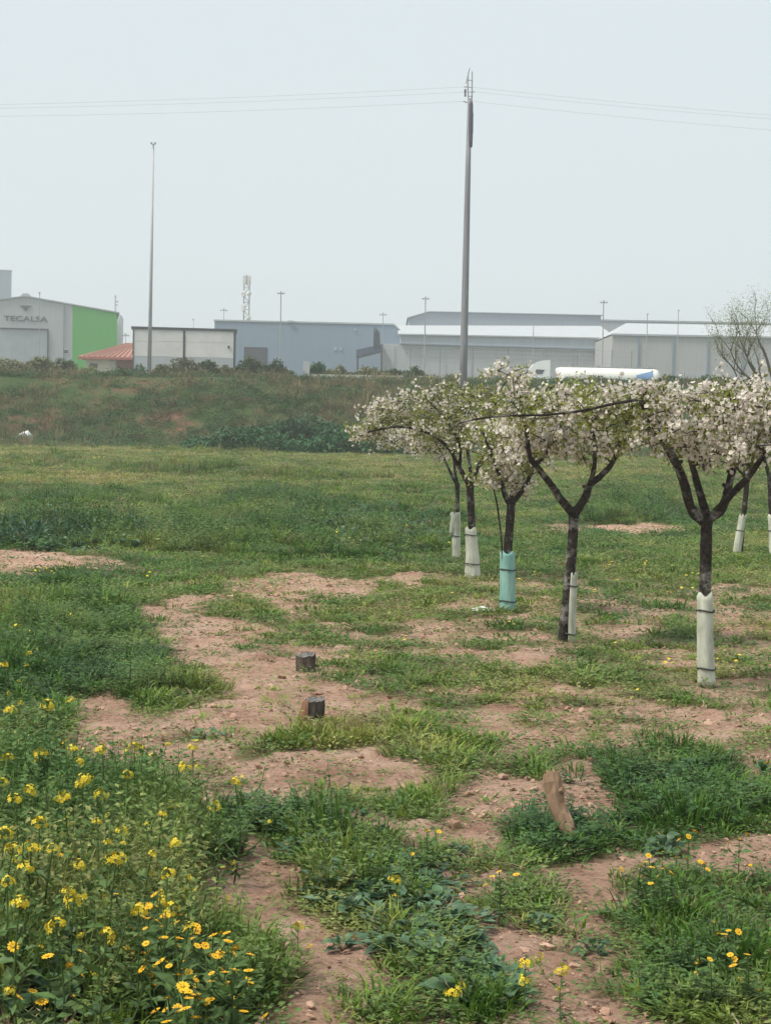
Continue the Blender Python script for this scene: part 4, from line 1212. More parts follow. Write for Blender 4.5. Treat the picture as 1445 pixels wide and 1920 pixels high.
# ------------------------------------------------------------------ stumps, log, litter
def stump(px, py, w, h, label, lean=0, split=False, seed=1):
    random.seed(seed)
    g = ground_at(px, py); S = F / g.y
    rw, hh = w / S / 2, h / S
    t = thing('tree_stump', label, 'stump', g)
    NS, NR = 26, 7
    ph = random.random() * 6
    gro = [random.uniform(-.09, .05) for _ in range(NS)]
    def rad(k, i):
        th = 2 * math.pi * k / NS
        return rw * (1 + .10 * math.sin(3 * th + ph) + .06 * math.sin(5 * th + ph * 2) + gro[k] + (.16 * (1 - i / 2) if i < 2 else 0) + random.uniform(-.03, .03))
    vs, fs = [], []
    for i in range(NR):
        z = -.05 + (hh + .05) * i / (NR - 1)
        for k in range(NS):
            th = 2 * math.pi * k / NS; q = rad(k, i)
            zt = z + (.010 * math.cos(th - 1) + .006 * random.uniform(-1.6, .8) if i == NR - 1 else 0)
            vs.append((g.x + math.cos(th) * q + lean * z, g.y + math.sin(th) * q, g.z + zt))
    for i in range(NR - 1):
        for k in range(NS): fs.append((i * NS + k, i * NS + (k + 1) % NS, (i + 1) * NS + (k + 1) % NS, (i + 1) * NS + k))
    link_mesh('bark', vs, fs, M_STUMP, t)
    top = vs[(NR - 1) * NS:]
    c = (g.x + lean * hh, g.y, g.z + hh - .006)
    inner = [tuple(np.array(p) * .6 + np.array(c) * .4 + np.array((0, 0, random.uniform(-.006, .004)))) for p in top]
    tv = [tuple(np.array(p) + np.array((0, 0, -.002))) for p in top] + inner + [c]
    tf = [(k, (k + 1) % NS, NS + (k + 1) % NS, NS + k) for k in range(NS)] + [(NS + k, NS + (k + 1) % NS, 2 * NS) for k in range(NS)]
    link_mesh('cut_top', tv, tf, M_CUT, t)
    if split:
        mb = MB()
        mb.add([(g.x - rw * 1.75, g.y - .03, g.z - .04), (g.x - rw * .55, g.y - rw * 1.05, g.z - .04), (g.x - rw * .45, g.y + rw * .4, g.z - .04), (g.x - rw * 1.4, g.y + .04, g.z - .04),
                (g.x - rw * 1.15, g.y - .03, g.z + hh * .9), (g.x - rw * .5, g.y - rw * .98, g.z + hh * .96), (g.x - rw * .45, g.y + rw * .3, g.z + hh * .97), (g.x - rw * 1.05, g.y + .03, g.z + hh * .92)],
               [(0, 3, 2, 1), (4, 5, 6, 7), (0, 1, 5, 4), (1, 2, 6, 5), (2, 3, 7, 6), (3, 0, 4, 7)])
        mb.build('split_side', M_STUMPB, t)
stump(574, 1259, 36, 33, 'small dark tree stump with a pale cut top in short weeds', seed=2)
stump(588, 1352, 38, 42, 'dark tree stump with a reddish split side, the bigger one', split=True, seed=4)

# leaning bleached log
random.seed(12)
g = ground_at(1068, 1578); S = F / g.y
lo = thing('log', 'bleached broken stub of wood leaning in the grass beside bare soil', 'log', g)
p0 = P(1074, 1582, g.y) + Vector((0, 0, -.04)); p1 = P(1031, 1452, g.y + .10)
pts = [p0.lerp(p1, f_) + Vector((.008 * math.sin(f_ * 7), 0, .006 * math.sin(f_ * 9))) for f_ in np.linspace(0, 1, 9)]
MB().tube(pts, [w_ / S for w_ in (13, 15, 16, 16, 16, 17, 17.5, 20, 17)], 12, wob=.13).build('shaft', M_LOG, lo, smooth=False)
ax = (p1 - p0).normalized()
for k in range(5):
    o_ = Vector((random.uniform(-1, 1), random.uniform(-1, 1), 0)) * 9 / S
    MB().tube([p1 + o_ - ax * .02, p1 + o_ * 1.1 + ax * random.uniform(.01, .03)], [5 / S, 2 / S], 5).build('splinter', M_LOG, lo)
MB().tube([pts[6], pts[6] + Vector((.035, -.03, .02))], [9 / S, 6 / S], 7).build('knot', M_LOG, lo)

def scrap(px, py, w, h, label, name, seed, mat=M_PLAST, dd=None):
    r = np.random.default_rng(seed)
    g = ground_at(px, py); S = F / g.y
    W_, H_ = w / S, h / S
    n = 15
    gx_, gy_ = np.meshgrid(np.linspace(-.5, .5, n), np.linspace(-.5, .5, n))
    xx = g.x + gx_ * W_ * (1 + .2 * vnoise(gy_ * 4, gx_ * 0, seed)) ; yy = g.y + gy_ * W_ * .7
    zz = gz(xx, yy) + (.01 if h < 10 else .07) + H_ * np.clip(1 - (gx_ ** 2 + gy_ ** 2) * 3.6, 0, 1) * (.45 + .9 * fbm(gx_ * 5, gy_ * 5, seed, 3))
    V = np.stack([xx, yy, zz], -1).reshape(-1, 3)
    i = np.arange(n - 1)[:, None] * n + np.arange(n - 1)[None, :]
    A = np.stack([i, i + 1, i + n + 1, i + n], -1).reshape(-1, 4)
    ob = array_mesh(name, V, A, mat, loc=g)
    so = ob.modifiers.new('thickness', 'SOLIDIFY'); so.thickness = .003
    tag(ob, label, 'litter')
scrap(46, 823, 30, 13, 'crumpled white plastic bag in the grass at the embankment foot', 'plastic_bag', 3)
scrap(905, 1146, 46, 7, 'strip of white plastic litter beside the teal trunk guard', 'plastic_strip', 5)

# ------------------------------------------------------------------ ground vegetation (uncountable stuff, instanced)
def source_collection(name, meshes, mat):
    c = bpy.data.collections.new(name)
    for i, (v, f) in enumerate(meshes):
        me = bpy.data.meshes.new('%s_%02d' % (name, i))
        me.from_pydata([tuple(p) for p in v], [], [tuple(q) for q in f])
        me.materials.append(mat)
        o = bpy.data.objects.new('%s_%02d' % (name, i), me)
        c.objects.link(o)
    return c

def scatter(name, pts, rot, scl, idx, tint, coll, label, cat):
    me = bpy.data.meshes.new(name)
    n = len(pts)
    me.vertices.add(n)
    me.vertices.foreach_set('co', np.asarray(pts, np.float32).ravel())
    def at(nm, ty, arr, key):
        a = me.attributes.new(nm, ty, 'POINT'); a.data.foreach_set(key, np.asarray(arr).ravel())
    at('rot', 'FLOAT_VECTOR', rot.astype(np.float32), 'vector')
    at('scl', 'FLOAT_VECTOR', scl.astype(np.float32), 'vector')
    at('idx', 'INT', idx.astype(np.int32), 'value')
    at('tint', 'FLOAT', tint.astype(np.float32), 'value')
    ob = bpy.data.objects.new(name, me)
    COL.objects.link(ob)
    ng = bpy.data.node_groups.new(name, 'GeometryNodeTree')
    ng.interface.new_socket('Geometry', in_out='INPUT', socket_type='NodeSocketGeometry')
    ng.interface.new_socket('Geometry', in_out='OUTPUT', socket_type='NodeSocketGeometry')
    gi = ng.nodes.new('NodeGroupInput'); go = ng.nodes.new('NodeGroupOutput')
    ci = ng.nodes.new('GeometryNodeCollectionInfo')
    ci.inputs['Collection'].default_value = coll
    ci.inputs['Separate Children'].default_value = True
    ci.inputs['Reset Children'].default_value = True
    ip = ng.nodes.new('GeometryNodeInstanceOnPoints')
    ip.inputs['Pick Instance'].default_value = True
    def na(nm, ty):
        q = ng.nodes.new('GeometryNodeInputNamedAttribute'); q.data_type = ty
        q.inputs['Name'].default_value = nm
        return q.outputs['Attribute']
    ng.links.new(gi.outputs[0], ip.inputs['Points'])
    ng.links.new(ci.outputs[0], ip.inputs['Instance'])
    ng.links.new(na('idx', 'INT'), ip.inputs['Instance Index'])
    ng.links.new(na('rot', 'FLOAT_VECTOR'), ip.inputs['Rotation'])
    ng.links.new(na('scl', 'FLOAT_VECTOR'), ip.inputs['Scale'])
    ng.links.new(ip.outputs[0], go.inputs[0])
    md = ob.modifiers.new('scatter', 'NODES'); md.node_group = ng
    tag(ob, label, cat, kind='stuff')
    return ob

def blade_tuft(r, n=16, h=.13, spread=.05, w=.005, lean=.5):
    v, f = [], []
    for k in range(n):
        a = r.uniform(0, 2 * math.pi); q = spread * math.sqrt(r.uniform(0, 1))
        x, y = math.cos(a) * q, math.sin(a) * q
        b = a + r.uniform(-.9, .9); L = r.uniform(.1, 1) * lean
        hh = h * r.uniform(.5, 1.1); ww = w * r.uniform(.7, 1.3)
        c, s_ = -math.sin(b) * ww, math.cos(b) * ww
        m = len(v)
        dx, dy = math.cos(b) * L * hh, math.sin(b) * L * hh
        v += [(x - c, y - s_, -.01), (x + c, y + s_, -.01), (x - c * .8 + dx * .35, y - s_ * .8 + dy * .35, hh * .6), (x + c * .8 + dx * .35, y + s_ * .8 + dy * .35, hh * .6), (x + dx, y + dy, hh * (1 - .25 * L))]
        f += [(m, m + 1, m + 3), (m, m + 3, m + 2), (m + 2, m + 3, m + 4)]
    return v, f

def leaf_clump(r, n=24, rad=.08, h=.09, size=.035, up=.5, flat=False):
    v, f = [], []
    for k in range(n):
        a = r.uniform(0, 2 * math.pi); q = math.sqrt(r.uniform(0, 1))
        z = (h * (1 - q * q * .8) * r.uniform(.25, 1)) if not flat else h * r.uniform(.1, 1)
        p = Vector((math.cos(a) * q * rad, math.sin(a) * q * rad, z))
        e = Euler((r.uniform(-.6, .6), r.uniform(-1, .35) * up - .1, a + r.uniform(-.9, .9))).to_matrix()
        s_ = size * r.uniform(.6, 1.4)
        m = len(v)
        v += [tuple(p + e @ (Vector(q_) * s_)) for q_ in LEAF_V]
        f += [tuple(i + m for i in t_) for t_ in LEAF_F]
    return v, f

def weed_stalk(r, h=.35, n=5, size=.06, rad=.09):
    """several leafy stems"""
    v, f = [], []
    for k in range(n):
        a = r.uniform(0, 2 * math.pi)
        b0 = Vector((math.cos(a), math.sin(a), 0)) * rad * r.uniform(.1, .5)
        tip = Vector((math.cos(a) * rad * r.uniform(.6, 1.6), math.sin(a) * rad * r.uniform(.6, 1.6), h * r.uniform(.55, 1.05)))
        sd_ = Vector((-math.sin(a), math.cos(a), 0)) * .004
        m = len(v)
        v += [tuple(b0 - sd_), tuple(b0 + sd_), tuple(tip)]; f += [(m, m + 1, m + 2)]
        nl = r.randint(8, 11)
        for j in range(nl):
            t_ = (j + .4) / nl
            p = b0.lerp(tip, t_)
            e = Euler((r.uniform(-.7, .7), r.uniform(-.9, .3), r.uniform(0, 6.28))).to_matrix()
            s_ = size * (1.25 - .8 * t_) * r.uniform(.7, 1.3)
            m = len(v)
            v += [tuple(p + e @ (Vector(q_) * s_)) for q_ in LEAF_V]
            f += [tuple(i + m for i in g_) for g_ in LEAF_F]
    return v, f

def flower_dots(r, n=5, h=.12, rad=.08, size=.014):
    v, f = [], []
    for k in range(n):
        a = r.uniform(0, 6.28); q = rad * math.sqrt(r.uniform(0, 1))
        c = Vector((math.cos(a) * q, math.sin(a) * q, h * r.uniform(.6, 1.1)))
        e = Euler((r.uniform(-.6, .6), r.uniform(-.6, .6), 0)).to_matrix()
        m = len(v); NP = 8
        v.append(tuple(c))
        for j in range(NP * 2):
            th = math.pi * j / NP; s_ = size * (1 if j % 2 == 0 else .55)
            v.append(tuple(c + e @ Vector((math.cos(th) * s_, math.sin(th) * s_, .002))))
        f += [(m, m + 1 + j, m + 1 + (j + 1) % (2 * NP)) for j in range(2 * NP)]
    return v, f

rr = random.Random(3)
L_GRASS = leafy('grass_blade', [(.0, (.055, .125, .028)), (.35, (.10, .185, .04)), (.65, (.17, .235, .055)), (1, (.31, .29, .10))], .3, .5, sat=1.1)
L_WEED = leafy('weed_leaf', [(.0, (.045, .108, .036)), (.35, (.085, .165, .042)), (.65, (.15, .215, .055)), (1, (.29, .28, .10))], .3, .5)
L_MALLOW = leafy('mallow_leaf', [(.0, (.036, .095, .05)), (.5, (.07, .15, .078)), (1, (.14, .22, .125))], .25, .45, spec=.35)
L_DRY = leafy('dry_grass_blade', [(.0, (.16, .14, .07)), (.5, (.26, .21, .12)), (1, (.36, .31, .19))], .3, .7)
M_YEL = plain('yellow_petal', (.62, .46, .02), (.72, .60, .06), 9, .6)

C_GRASS = source_collection('tuft', [blade_tuft(rr, 24, .10 + .02 * k, .06, .0038, .8) for k in range(4)], L_GRASS)
C_LEAF = source_collection('weed', [leaf_clump(rr, 36, .085, .075, .024) for k in range(4)], L_WEED)
C_LOW = source_collection('cover', [leaf_clump(rr, 26, .11, .03, .019, .3, True) for k in range(4)], L_WEED)
C_TALL = source_collection('tall', [weed_stalk(rr, .33 + .04 * k, 8, .045, .11) for k in range(4)], L_WEED)
L_BANK = leafy('bank_leaf', [(.0, (.028, .08, .026)), (.4, (.055, .12, .036)), (1, (.14, .17, .065))], .2, .6, posnoise=.5)
C_BANK = source_collection('bank', [leaf_clump(rr, 40, .085, .085, .022) for k in range(4)], L_BANK)
C_MAL = source_collection('mallow', [leaf_clump(rr, 18, .10, .12, .058, .7) for k in range(4)], L_MALLOW)
C_DRY = source_collection('straw', [blade_tuft(rr, 13, .14, .06, .004, .9) for k in range(3)], L_DRY)
C_YEL = source_collection('daisy', [flower_dots(rr, 3 + k, .11, .07, .013) for k in range(4)], M_YEL)

def sample_field(n, y0, y1, k):
    """ground points, density falling with distance^-k over a widening wedge"""
    ys = np.geomspace(y0, y1, 4000)
    pdf = ys ** (-k) * (.27 * ys + 1.6)
    cdf = np.cumsum(pdf * np.gradient(ys)); cdf /= cdf[-1]
    Y = np.interp(rng.uniform(0, 1, n), cdf, ys)
    X = rng.uniform(-1, 1, n) * (.235 * Y + 1.3)
    return X, Y

N = 125000
X, Y = sample_field(N, 4.4, 91, 1.25)
cv = cover(X, Y)
u, v, wu, wv = sheet(X, Y)
lush = layer(LUSH, u, v, .14, wu, wv)
yel = layer(YELLOWISH, u, v, .12, wu, wv)
blu = layer(BLUISH, u, v, 0, wu, wv)
n1 = fbm(X * .9, Y * .5, 91, 3); n2 = fbm(X * 2.7, Y * 1.6, 95, 3)
keep = rng.uniform(0, 1, N) < np.clip(cv * 1.02, 0.055 + .05 * (v < 1450), 1) * np.where(Y < 40, .75, 1)
lift = (fbm(X * 5, Y * 3.2, 61, 3) - .5) * .06 * (.3 + .7 * (1 - cv)) * (1 - sstep(30, 60, Y))
Z = gz(X, Y) + lift + .012 * (1 - sstep(30, 60, Y))
dist = np.clip((Y / 8.0), .6, 12) ** .42
tint = np.clip(.34 + yel * .75 + .10 * ((v > 1090) & (v < 1420) & (u > 420)) + (n1 - .5) * 1.1 + .27 * sstep(1330, 1420, v) * (u < 380) - .12 * np.clip(lush, 0, 1.2) + rng.normal(0, .13, N), 0, 1)
# which plant grows here
p = rng.uniform(0, 1, N)
kind = np.zeros(N, int)                                   # 0 grass
kind[p < .34 + .3 * (n2 - .5)] = 1                          # leafy weeds
low = (lush < .45) & (rng.uniform(0, 1, N) < .55)
kind[low] = 2                                             # ground cover
kind[(lush > .7) & (rng.uniform(0, 1, N) < .26 + .2 * (lush > 1.1))] = 3      # tall weeds
kind[(blu > .35) & (rng.uniform(0, 1, N) < blu * .5)] = 4  # mallow
far = Y > 45
kind[far & (rng.uniform(0, 1, N) < .5)] = 0
sparse = (cv < .5) & (rng.uniform(0, 1, N) < .4)
kind[sparse] = 2
kind[(rng.uniform(0, 1, N) < .085 + .16 * sstep(.46, .62, n2) * (Y > 20) + .22 * sstep(30, 48, Y))] = 5   # straw
hgt = np.clip(.24 + .50 * lush, .28, 1.1) * (.5 + .5 * cv) * rng.uniform(.65, 1.25, N)
hgt = hgt * (.45 + 1.1 * fbm(X * 1.6, Y * .9, 99, 3)) * np.where(lush > .6, .55 + 1.0 * sstep(.3, .7, fbm(X * 2.2, Y * 1.0, 103, 2)), 1)
hgt = np.where(far, hgt * (.5 + .9 * sstep(.4, .7, n2)), hgt)
for k, (nm, coll, nv, sxy, sz, lab, cat) in enumerate((
        ('grass', C_GRASS, 4, 1.15, 1.0, 'short green grass growing in patches on the red soil', 'grass'),
        ('leafy_weeds', C_LEAF, 4, 1.1, 1.0, 'small leafy green weeds among the grass', 'weeds'),
        ('ground_cover', C_LOW, 4, 1.1, 1.0, 'thin creeping green ground cover over bare soil', 'ground cover'),
        ('tall_weeds', C_TALL, 4, 1.0, .62, 'taller leafy green weeds in lush patches', 'weeds'),
        ('mallow_weeds', C_MAL, 4, 1.0, .8, 'bluish green broad leaved weeds in dense patches', 'weeds'),
        ('dry_grass', C_DRY, 3, 1.1, .8, 'pale straw coloured dry grass among the green', 'grass'))):
    s_ = keep & (kind == k)
    m = int(s_.sum())
    rot = np.stack([rng.normal(0, .12, m), rng.normal(0, .12, m), rng.uniform(0, 6.28, m)], -1)
    q = dist[s_] * rng.uniform(.75, 1.25, m) * sxy
    scl = np.stack([q, q, q ** .5 * hgt[s_] * sz * 1.0], -1)
    if k in (3, 4): scl[:, 2] = q ** .4 * np.clip(hgt[s_], .4, 1.6) * sz * np.where((lush[s_] > 1.3) & (Y[s_] > 18), .75 + 1.0 * n2[s_], 1.0)
    if k == 2: scl[:, 2] = q
    scatter(nm, np.stack([X, Y, Z], -1)[s_], rot, scl, rng.integers(0, nv, m), tint[s_], coll, lab, cat)

# small yellow flowers
N2 = 16000
X, Y = sample_field(N2, 4.6, 85, 1.15)
u, v, wu, wv = sheet(X, Y)
fl = layer(FLOWERY, u, v, .022, wu, wv)
cv = cover(X, Y)
k_ = (rng.uniform(0, 1, N2) < fl * .42 * (.25 + .75 * cv)) & (fbm(X * 4, Y * 3, 77, 2) > .44)
m = int(k_.sum())
q = np.clip(Y[k_] / 8, .7, 8) ** .4 * rng.uniform(.7, 1.2, m)
ls = np.clip(layer(LUSH, u, v, .2, wu, wv)[k_], .2, 1.5)
scatter('yellow_wildflowers', np.stack([X, Y, gz(X, Y)], -1)[k_], np.stack([rng.normal(0, .15, m), rng.normal(0, .15, m), rng.uniform(0, 6.28, m)], -1),
        np.stack([q, q, (.6 + .9 * ls) * rng.uniform(.7, 1.2, m)], -1), rng.integers(0, 4, m), np.zeros(m), C_YEL, 'tiny yellow wildflowers dotted through the grass', 'flowers')

# embankment growth
N3 = 30000
X = rng.uniform(-34, 34, N3); Y = 80 + rng.uniform(0, 1, N3) ** .8 * 27
n1 = fbm(X / 5, Y / 3.0, 111, 4); n2 = fbm(X / 2.2, Y / 1.6, 117, 3)
low = sstep(103, 90, Y)
dens = np.clip(.5 + .6 * low + 2.0 * (n1 - .5), .05, 1)
dens = np.where(Y > 103, np.maximum(dens, .8), dens)
dens = dens * sstep(81, 90, Y + (n2 - .5) * 14)
k_ = rng.uniform(0, 1, N3) < dens
dry = (rng.uniform(0, 1, N3) < np.clip(.20 - .16 * low + (n2 - .5) * 1.5, .04, .9))
for nm, sel, coll, nv, sc, lab, cat, tt in (
        ('embankment_weeds', k_ & ~dry, C_BANK, 4, 3.6, 'dark green weeds creeping over the embankment slope', 'weeds', .3),
        ('embankment_straw', k_ & dry, C_DRY, 3, 3.4, 'brown dry grass on the embankment slope', 'grass', .2)):
    m = int(sel.sum())
    q = sc * rng.uniform(.6, 1.35, m)
    scatter(nm, np.stack([X, Y, gz(X, Y) - .02], -1)[sel], np.stack([rng.normal(0, .2, m), rng.normal(0, .2, m), rng.uniform(0, 6.28, m)], -1),
            np.stack([q, q, q * rng.uniform(.5, 1.5, m)], -1), rng.integers(0, nv, m), np.clip(tt + (n1[sel] - .5) * .9 + rng.normal(0, .06, m), 0, 1), coll, lab, cat)

# clods of earth
def clod(r):
    v, f = [], []
    import bmesh
    bm = bmesh.new(); bmesh.ops.create_icosphere(bm, subdivisions=1, radius=1)
    for q in bm.verts: q.co *= r.uniform(.7, 1.2)
    for q in bm.verts: q.co.z *= .6
    v = [tuple(q.co) for q in bm.verts]; bm.verts.index_update()
    f = [tuple(q.index for q in p.verts) for p in bm.faces]
    bm.free(); return v, f
C_CLOD = source_collection('clod', [clod(rr) for k in range(5)], plain('clod_earth', (.28, .16, .11), (.50, .34, .25), 9, .95, bump=.01))
N4 = 60000
X, Y = sample_field(N4, 4.5, 45, 1.2)
cv = cover(X, Y)
k_ = (rng.uniform(0, 1, N4) < (1 - cv) * .75 * sstep(.36, .62, fbm(X * 1.6, Y * 1.1, 131, 3)))
m = int(k_.sum())
sz = np.exp(rng.normal(-5.0, .55, m)) * np.clip(Y[k_] / 8, .8, 4) ** .45
lift = (fbm(X * 5, Y * 3.2, 61, 3) - .5) * .06 * (.3 + .7 * (1 - cv)) * (1 - sstep(30, 60, Y))
scatter('soil_clods', np.stack([X, Y, gz(X, Y) + lift + .01], -1)[k_], rng.uniform(0, 6.28, (m, 3)) * np.array([.1, .1, 1]), np.stack([sz * 1.3, sz, sz * .8], -1),
        rng.integers(0, 5, m), np.zeros(m), C_CLOD, 'loose reddish clods and crumbs of earth on the bare soil', 'soil')

# ------------------------------------------------------------------ single plants that can be told apart
L_BROAD = leafy('broad_leaf', [(.0, (.05, .11, .05)), (.5, (.09, .16, .08)), (1, (.17, .24, .14))], .22, .45, spec=.4, posnoise=5, instanced=False)
L_STEM = leafy('mustard_leaf', [(.0, (.06, .12, .035)), (.5, (.11, .18, .05)), (1, (.19, .24, .08))], .3, .5, posnoise=5, instanced=False)
M_MUST = plain('mustard_petal', (.60, .44, .015), (.72, .60, .05), 30, .6)
M_MARI = plain('marigold_petal', (.70, .36, .01), (.78, .50, .02), 12, .6)
M_EYE = plain('marigold_eye', (.60, .32, .01), (.68, .40, .02), 20, .7)

def raw_mesh(name, v, f, mat, smooth=False):
    me = bpy.data.meshes.new(name)
    me.from_pydata([tuple(p) for p in v], [], [tuple(q) for q in f])
    me.materials.append(mat)
    if smooth: me.polygons.foreach_set('use_smooth', [True] * len(me.polygons))
    return me

def big_leaf(r, L=.16, W=.055, bend=.5, nl=7):
    v, f = [], []
    for i in range(nl):
        t_ = i / (nl - 1)
        w_ = W * (math.sin(math.pi * min(1, t_ * .93 + .04)) ** .75) * (1 + .12 * math.sin(t_ * 17 + r.uniform(0, 6)))
        if t_ < .22: w_ = min(w_, W * .22)
        ang = .75 - bend * 2.1 * t_
        x = L * (t_ * (1 - .12 * t_)); z = L * (.62 * t_ - .75 * bend * t_ * t_ * 1.4)
        ru = .1 * w_ * math.sin(i * 2.4)
        v += [(x, -w_, z + w_ * .35 + ru), (x, 0, z), (x, w_, z + w_ * .35 - ru)]
    for i in range(nl - 1):
        a = i * 3
        f += [(a, a + 1, a + 4, a + 3), (a + 1, a + 2, a + 5, a + 4)]
    return v, f

leaf_meshes = [raw_mesh('broad_leaf', *big_leaf(rr, .15 + .03 * k, .045 + .008 * k, .35 + .13 * k), L_BROAD, True) for k in range(4)]
ribs = raw_mesh('midrib', [(0, -.002, .002), (0, .002, .002), (.08, .002, .034), (.08, -.002, .034)], [(0, 1, 2, 3)], plain('pale_rib', (.22, .26, .18), (.28, .32, .22), 9, .6))

def child(name, me, parent, loc=(0, 0, 0), rot=(0, 0, 0), sc=(1, 1, 1)):
    o = bpy.data.objects.new(name, me)
    COL.objects.link(o); o.parent = parent
    o.location = loc; o.rotation_euler = rot; o.scale = sc
    ORIG[o.name] = Vector((0, 0, 0))
    return o

def rosette(px, py, size, label, group, n=None, flat=0):
    g = ground_at(px, py)
    g.z += .01
    t = thing('broadleaf_weed', label, 'plant', g, group)
    t.rotation_euler.z = rr.uniform(0, 6.28)
    n = n or rr.randint(10, 14)
    size *= .5
    for k in range(n):
        a = 2.4 * k + rr.uniform(-.3, .3)
        inner = k / n
        s_ = size * rr.uniform(.8, 1.2) * (1 - .35 * inner)
        child('leaf', rr.choice(leaf_meshes), t, (.012 * math.cos(a), .012 * math.sin(a), .0 + .03 * inner), (rr.uniform(-.3, .3), -.15 - .7 * inner + flat + rr.uniform(-.15, .15), a), (s_, s_, s_))
GR = 'broad leaved weeds in the middle strip'
for (x, y, s_) in ((740, 1640, .8), (690, 1690, .8), (760, 1700, .95), (820, 1710, .8), (850, 1745, .95), (700, 1745, .85), (780, 1770, 1.0), (660, 1720, .75), (880, 1790, .9), (810, 1820, 1.0), (900, 1850, 1.05), (740, 1800, .85), (850, 1890, 1.0), (960, 1890, .95), (620, 1650, .7), (560, 1600, .65), (640, 1790, .6), (470, 1545, .7), (410, 1530, .65), (580, 1545, .6)):
    rosette(x, y, s_, 'grey green broad leaved weed in the strip of growth between bare soil', GR)
for (x, y, s_) in ((210, 1800, 1.1), (150, 1850, 1.2), (60, 1830, 1.0), (230, 1890, 1.5), (110, 1905, 1.2), (20, 1890, 1.1), (300, 1915, 1.0), (180, 1765, .9), (40, 1760, .8), (270, 1850, 1.0)):
    rosette(x, y, s_, 'large grey green broad leaved weed under the yellow flowers', 'broad leaved weeds under the mustard')
for (x, y, s_, lab) in ((1010, 1745, .55, 'low dark rosette weed alone on bare soil'), (1110, 1795, .65, 'long leaved rosette flat on bare sandy soil'), (1245, 1600, .9, 'arching pale leaved weed by small yellow flowers'), (855, 1610, .6, 'leafy weed on soil beside tiny yellow flowers')):
    rosette(x, y, s_, lab, None, flat=.25)
for (x, y) in ((1290, 1450), (1330, 1480), (1400, 1500), (1240, 1480), (1360, 1540), (1430, 1460)):
    rosette(x, y, .7, 'upright leafy weed in the lush grass band near the leaning log', 'leafy weeds near the log', flat=-.3)
for (x, y) in ((60, 1035), (120, 1028), (180, 1030), (30, 1028), (230, 1022), (255, 1035), (90, 1020), (150, 1012), (210, 1010), (470, 955), (500, 960), (480, 968)):
    rosette(x, y, 1.5, 'big grey green leafy weed standing behind the sandy bare strip' if y > 1000 else 'tall pale leaved weed rising from the far grass', 'leafy weeds behind the sandy strip' if y > 1000 else 'pale weeds in the far grass', flat=-.9)

def cluster_head(r, n=16, rad=.034, ps=.012):
    v, f = [], []
    for k in range(n):
        th = r.uniform(0, 6.28); ph = math.acos(1 - r.uniform(0, 1) * 1.1)
        nrm = Vector((math.sin(ph) * math.cos(th), math.sin(ph) * math.sin(th), math.cos(ph)))
        c = nrm * rad * r.uniform(.75, 1.1) + Vector((0, 0, -rad * .4))
        q = nrm.to_track_quat('Z', 'Y').to_matrix()
        a0 = r.uniform(0, 1.5)
        for j in range(4):
            a = a0 + j * math.pi / 2
            m = len(v)
            for (x, y, z) in ((0, 0, 0), (.6, .38, .12), (1, 0, .05), (.6, -.38, .12)):
                x_, y_ = x * math.cos(a) - y * math.sin(a), x * math.sin(a) + y * math.cos(a)
                v.append(tuple(c + q @ (Vector((x_, y_, z)) * ps)))
            f += [(m, m + 2, m + 1), (m, m + 3, m + 2)]
    return v, f
def daisy(r, ps=.02):
    v, f = [], []
    NP = 12
    for j in range(NP):
        a = 2 * math.pi * j / NP + r.uniform(-.08, .08); m = len(v)
        for (x, y, z) in ((.2, 0, 0), (.7, .2, .10), (1, .08, .06), (1, -.08, .06), (.7, -.2, .10)):
            v.append(((x * math.cos(a) - y * math.sin(a)) * ps, (x * math.sin(a) + y * math.cos(a)) * ps, z * ps))
        f += [(m, m + 4, m + 1), (m + 1, m + 4, m + 3), (m + 1, m + 3, m + 2)]
    return v, f
heads = [raw_mesh('flower_head', *cluster_head(rr, 15 + 3 * k, .030 + .004 * k), M_MUST) for k in range(3)]
daisies = [raw_mesh('flower', *daisy(rr, .02 + .002 * k), M_MARI) for k in range(3)]
eye_b = MB(); eye_b.tube([(0, 0, -.002), (0, 0, .003), (0, 0, .006)], [.0055, .006, .003], 8)
eye_me = raw_mesh('eye', eye_b.v, eye_b.f, M_EYE)

def plant_variant(r, h, nbr, leaf, style):
    st, lf = MB(), ([], [])
    ends = []
    main = [Vector((0, 0, -.03)), Vector((r.uniform(-.02, .02), r.uniform(-.02, .02), h * .5)), Vector((0, 0, h))]
    cm = catmull(main, 5)
    st.tube(cm, [.0045 - .0025 * i / 10 for i in range(len(cm))], 5)
    ends.append((0, 0, h))
    paths = [cm]
    for k in range(nbr):
        a = 6.28 * k / nbr + r.uniform(-.5, .5); q0 = cm[r.randint(2, 7)]
        e = q0 + Vector((math.cos(a) * h * r.uniform(.18, .42), math.sin(a) * h * r.uniform(.18, .42), h * r.uniform(.2, .42)))
        c2 = catmull([q0, q0.lerp(e, .5) + Vector((math.cos(a), math.sin(a), 0)) * .03, e], 4)
        st.tube(c2, [.003 - .0015 * i / 8 for i in range(len(c2))], 4)
        ends.append(tuple(e)); paths.append(c2)
    v, f = lf
    for pth in paths:
        for j in range(leaf):
            t_ = r.uniform(.05, .85) ** 1.3
            p = pth[min(int(t_ * len(pth)), len(pth) - 1)]
            e = Euler((r.uniform(-.7, .7), r.uniform(-.8, .5), r.uniform(0, 6.28))).to_matrix()
            s_ = (.11 if pth is cm else .06) * (1.15 - .8 * t_) * r.uniform(.6, 1.3)
            m = len(v)
            v += [tuple(p + e @ (Vector((q_[0], q_[1] * .8, q_[2])) * s_)) for q_ in LEAF_V]
            f += [tuple(i + m for i in g_) for g_ in LEAF_F]
    return raw_mesh('stem', st.v, st.f, L_STEM), raw_mesh('leaves', v, f, L_STEM), ends, h
must = [plant_variant(rr, .42, 4, 8, 0) for k in range(4)]
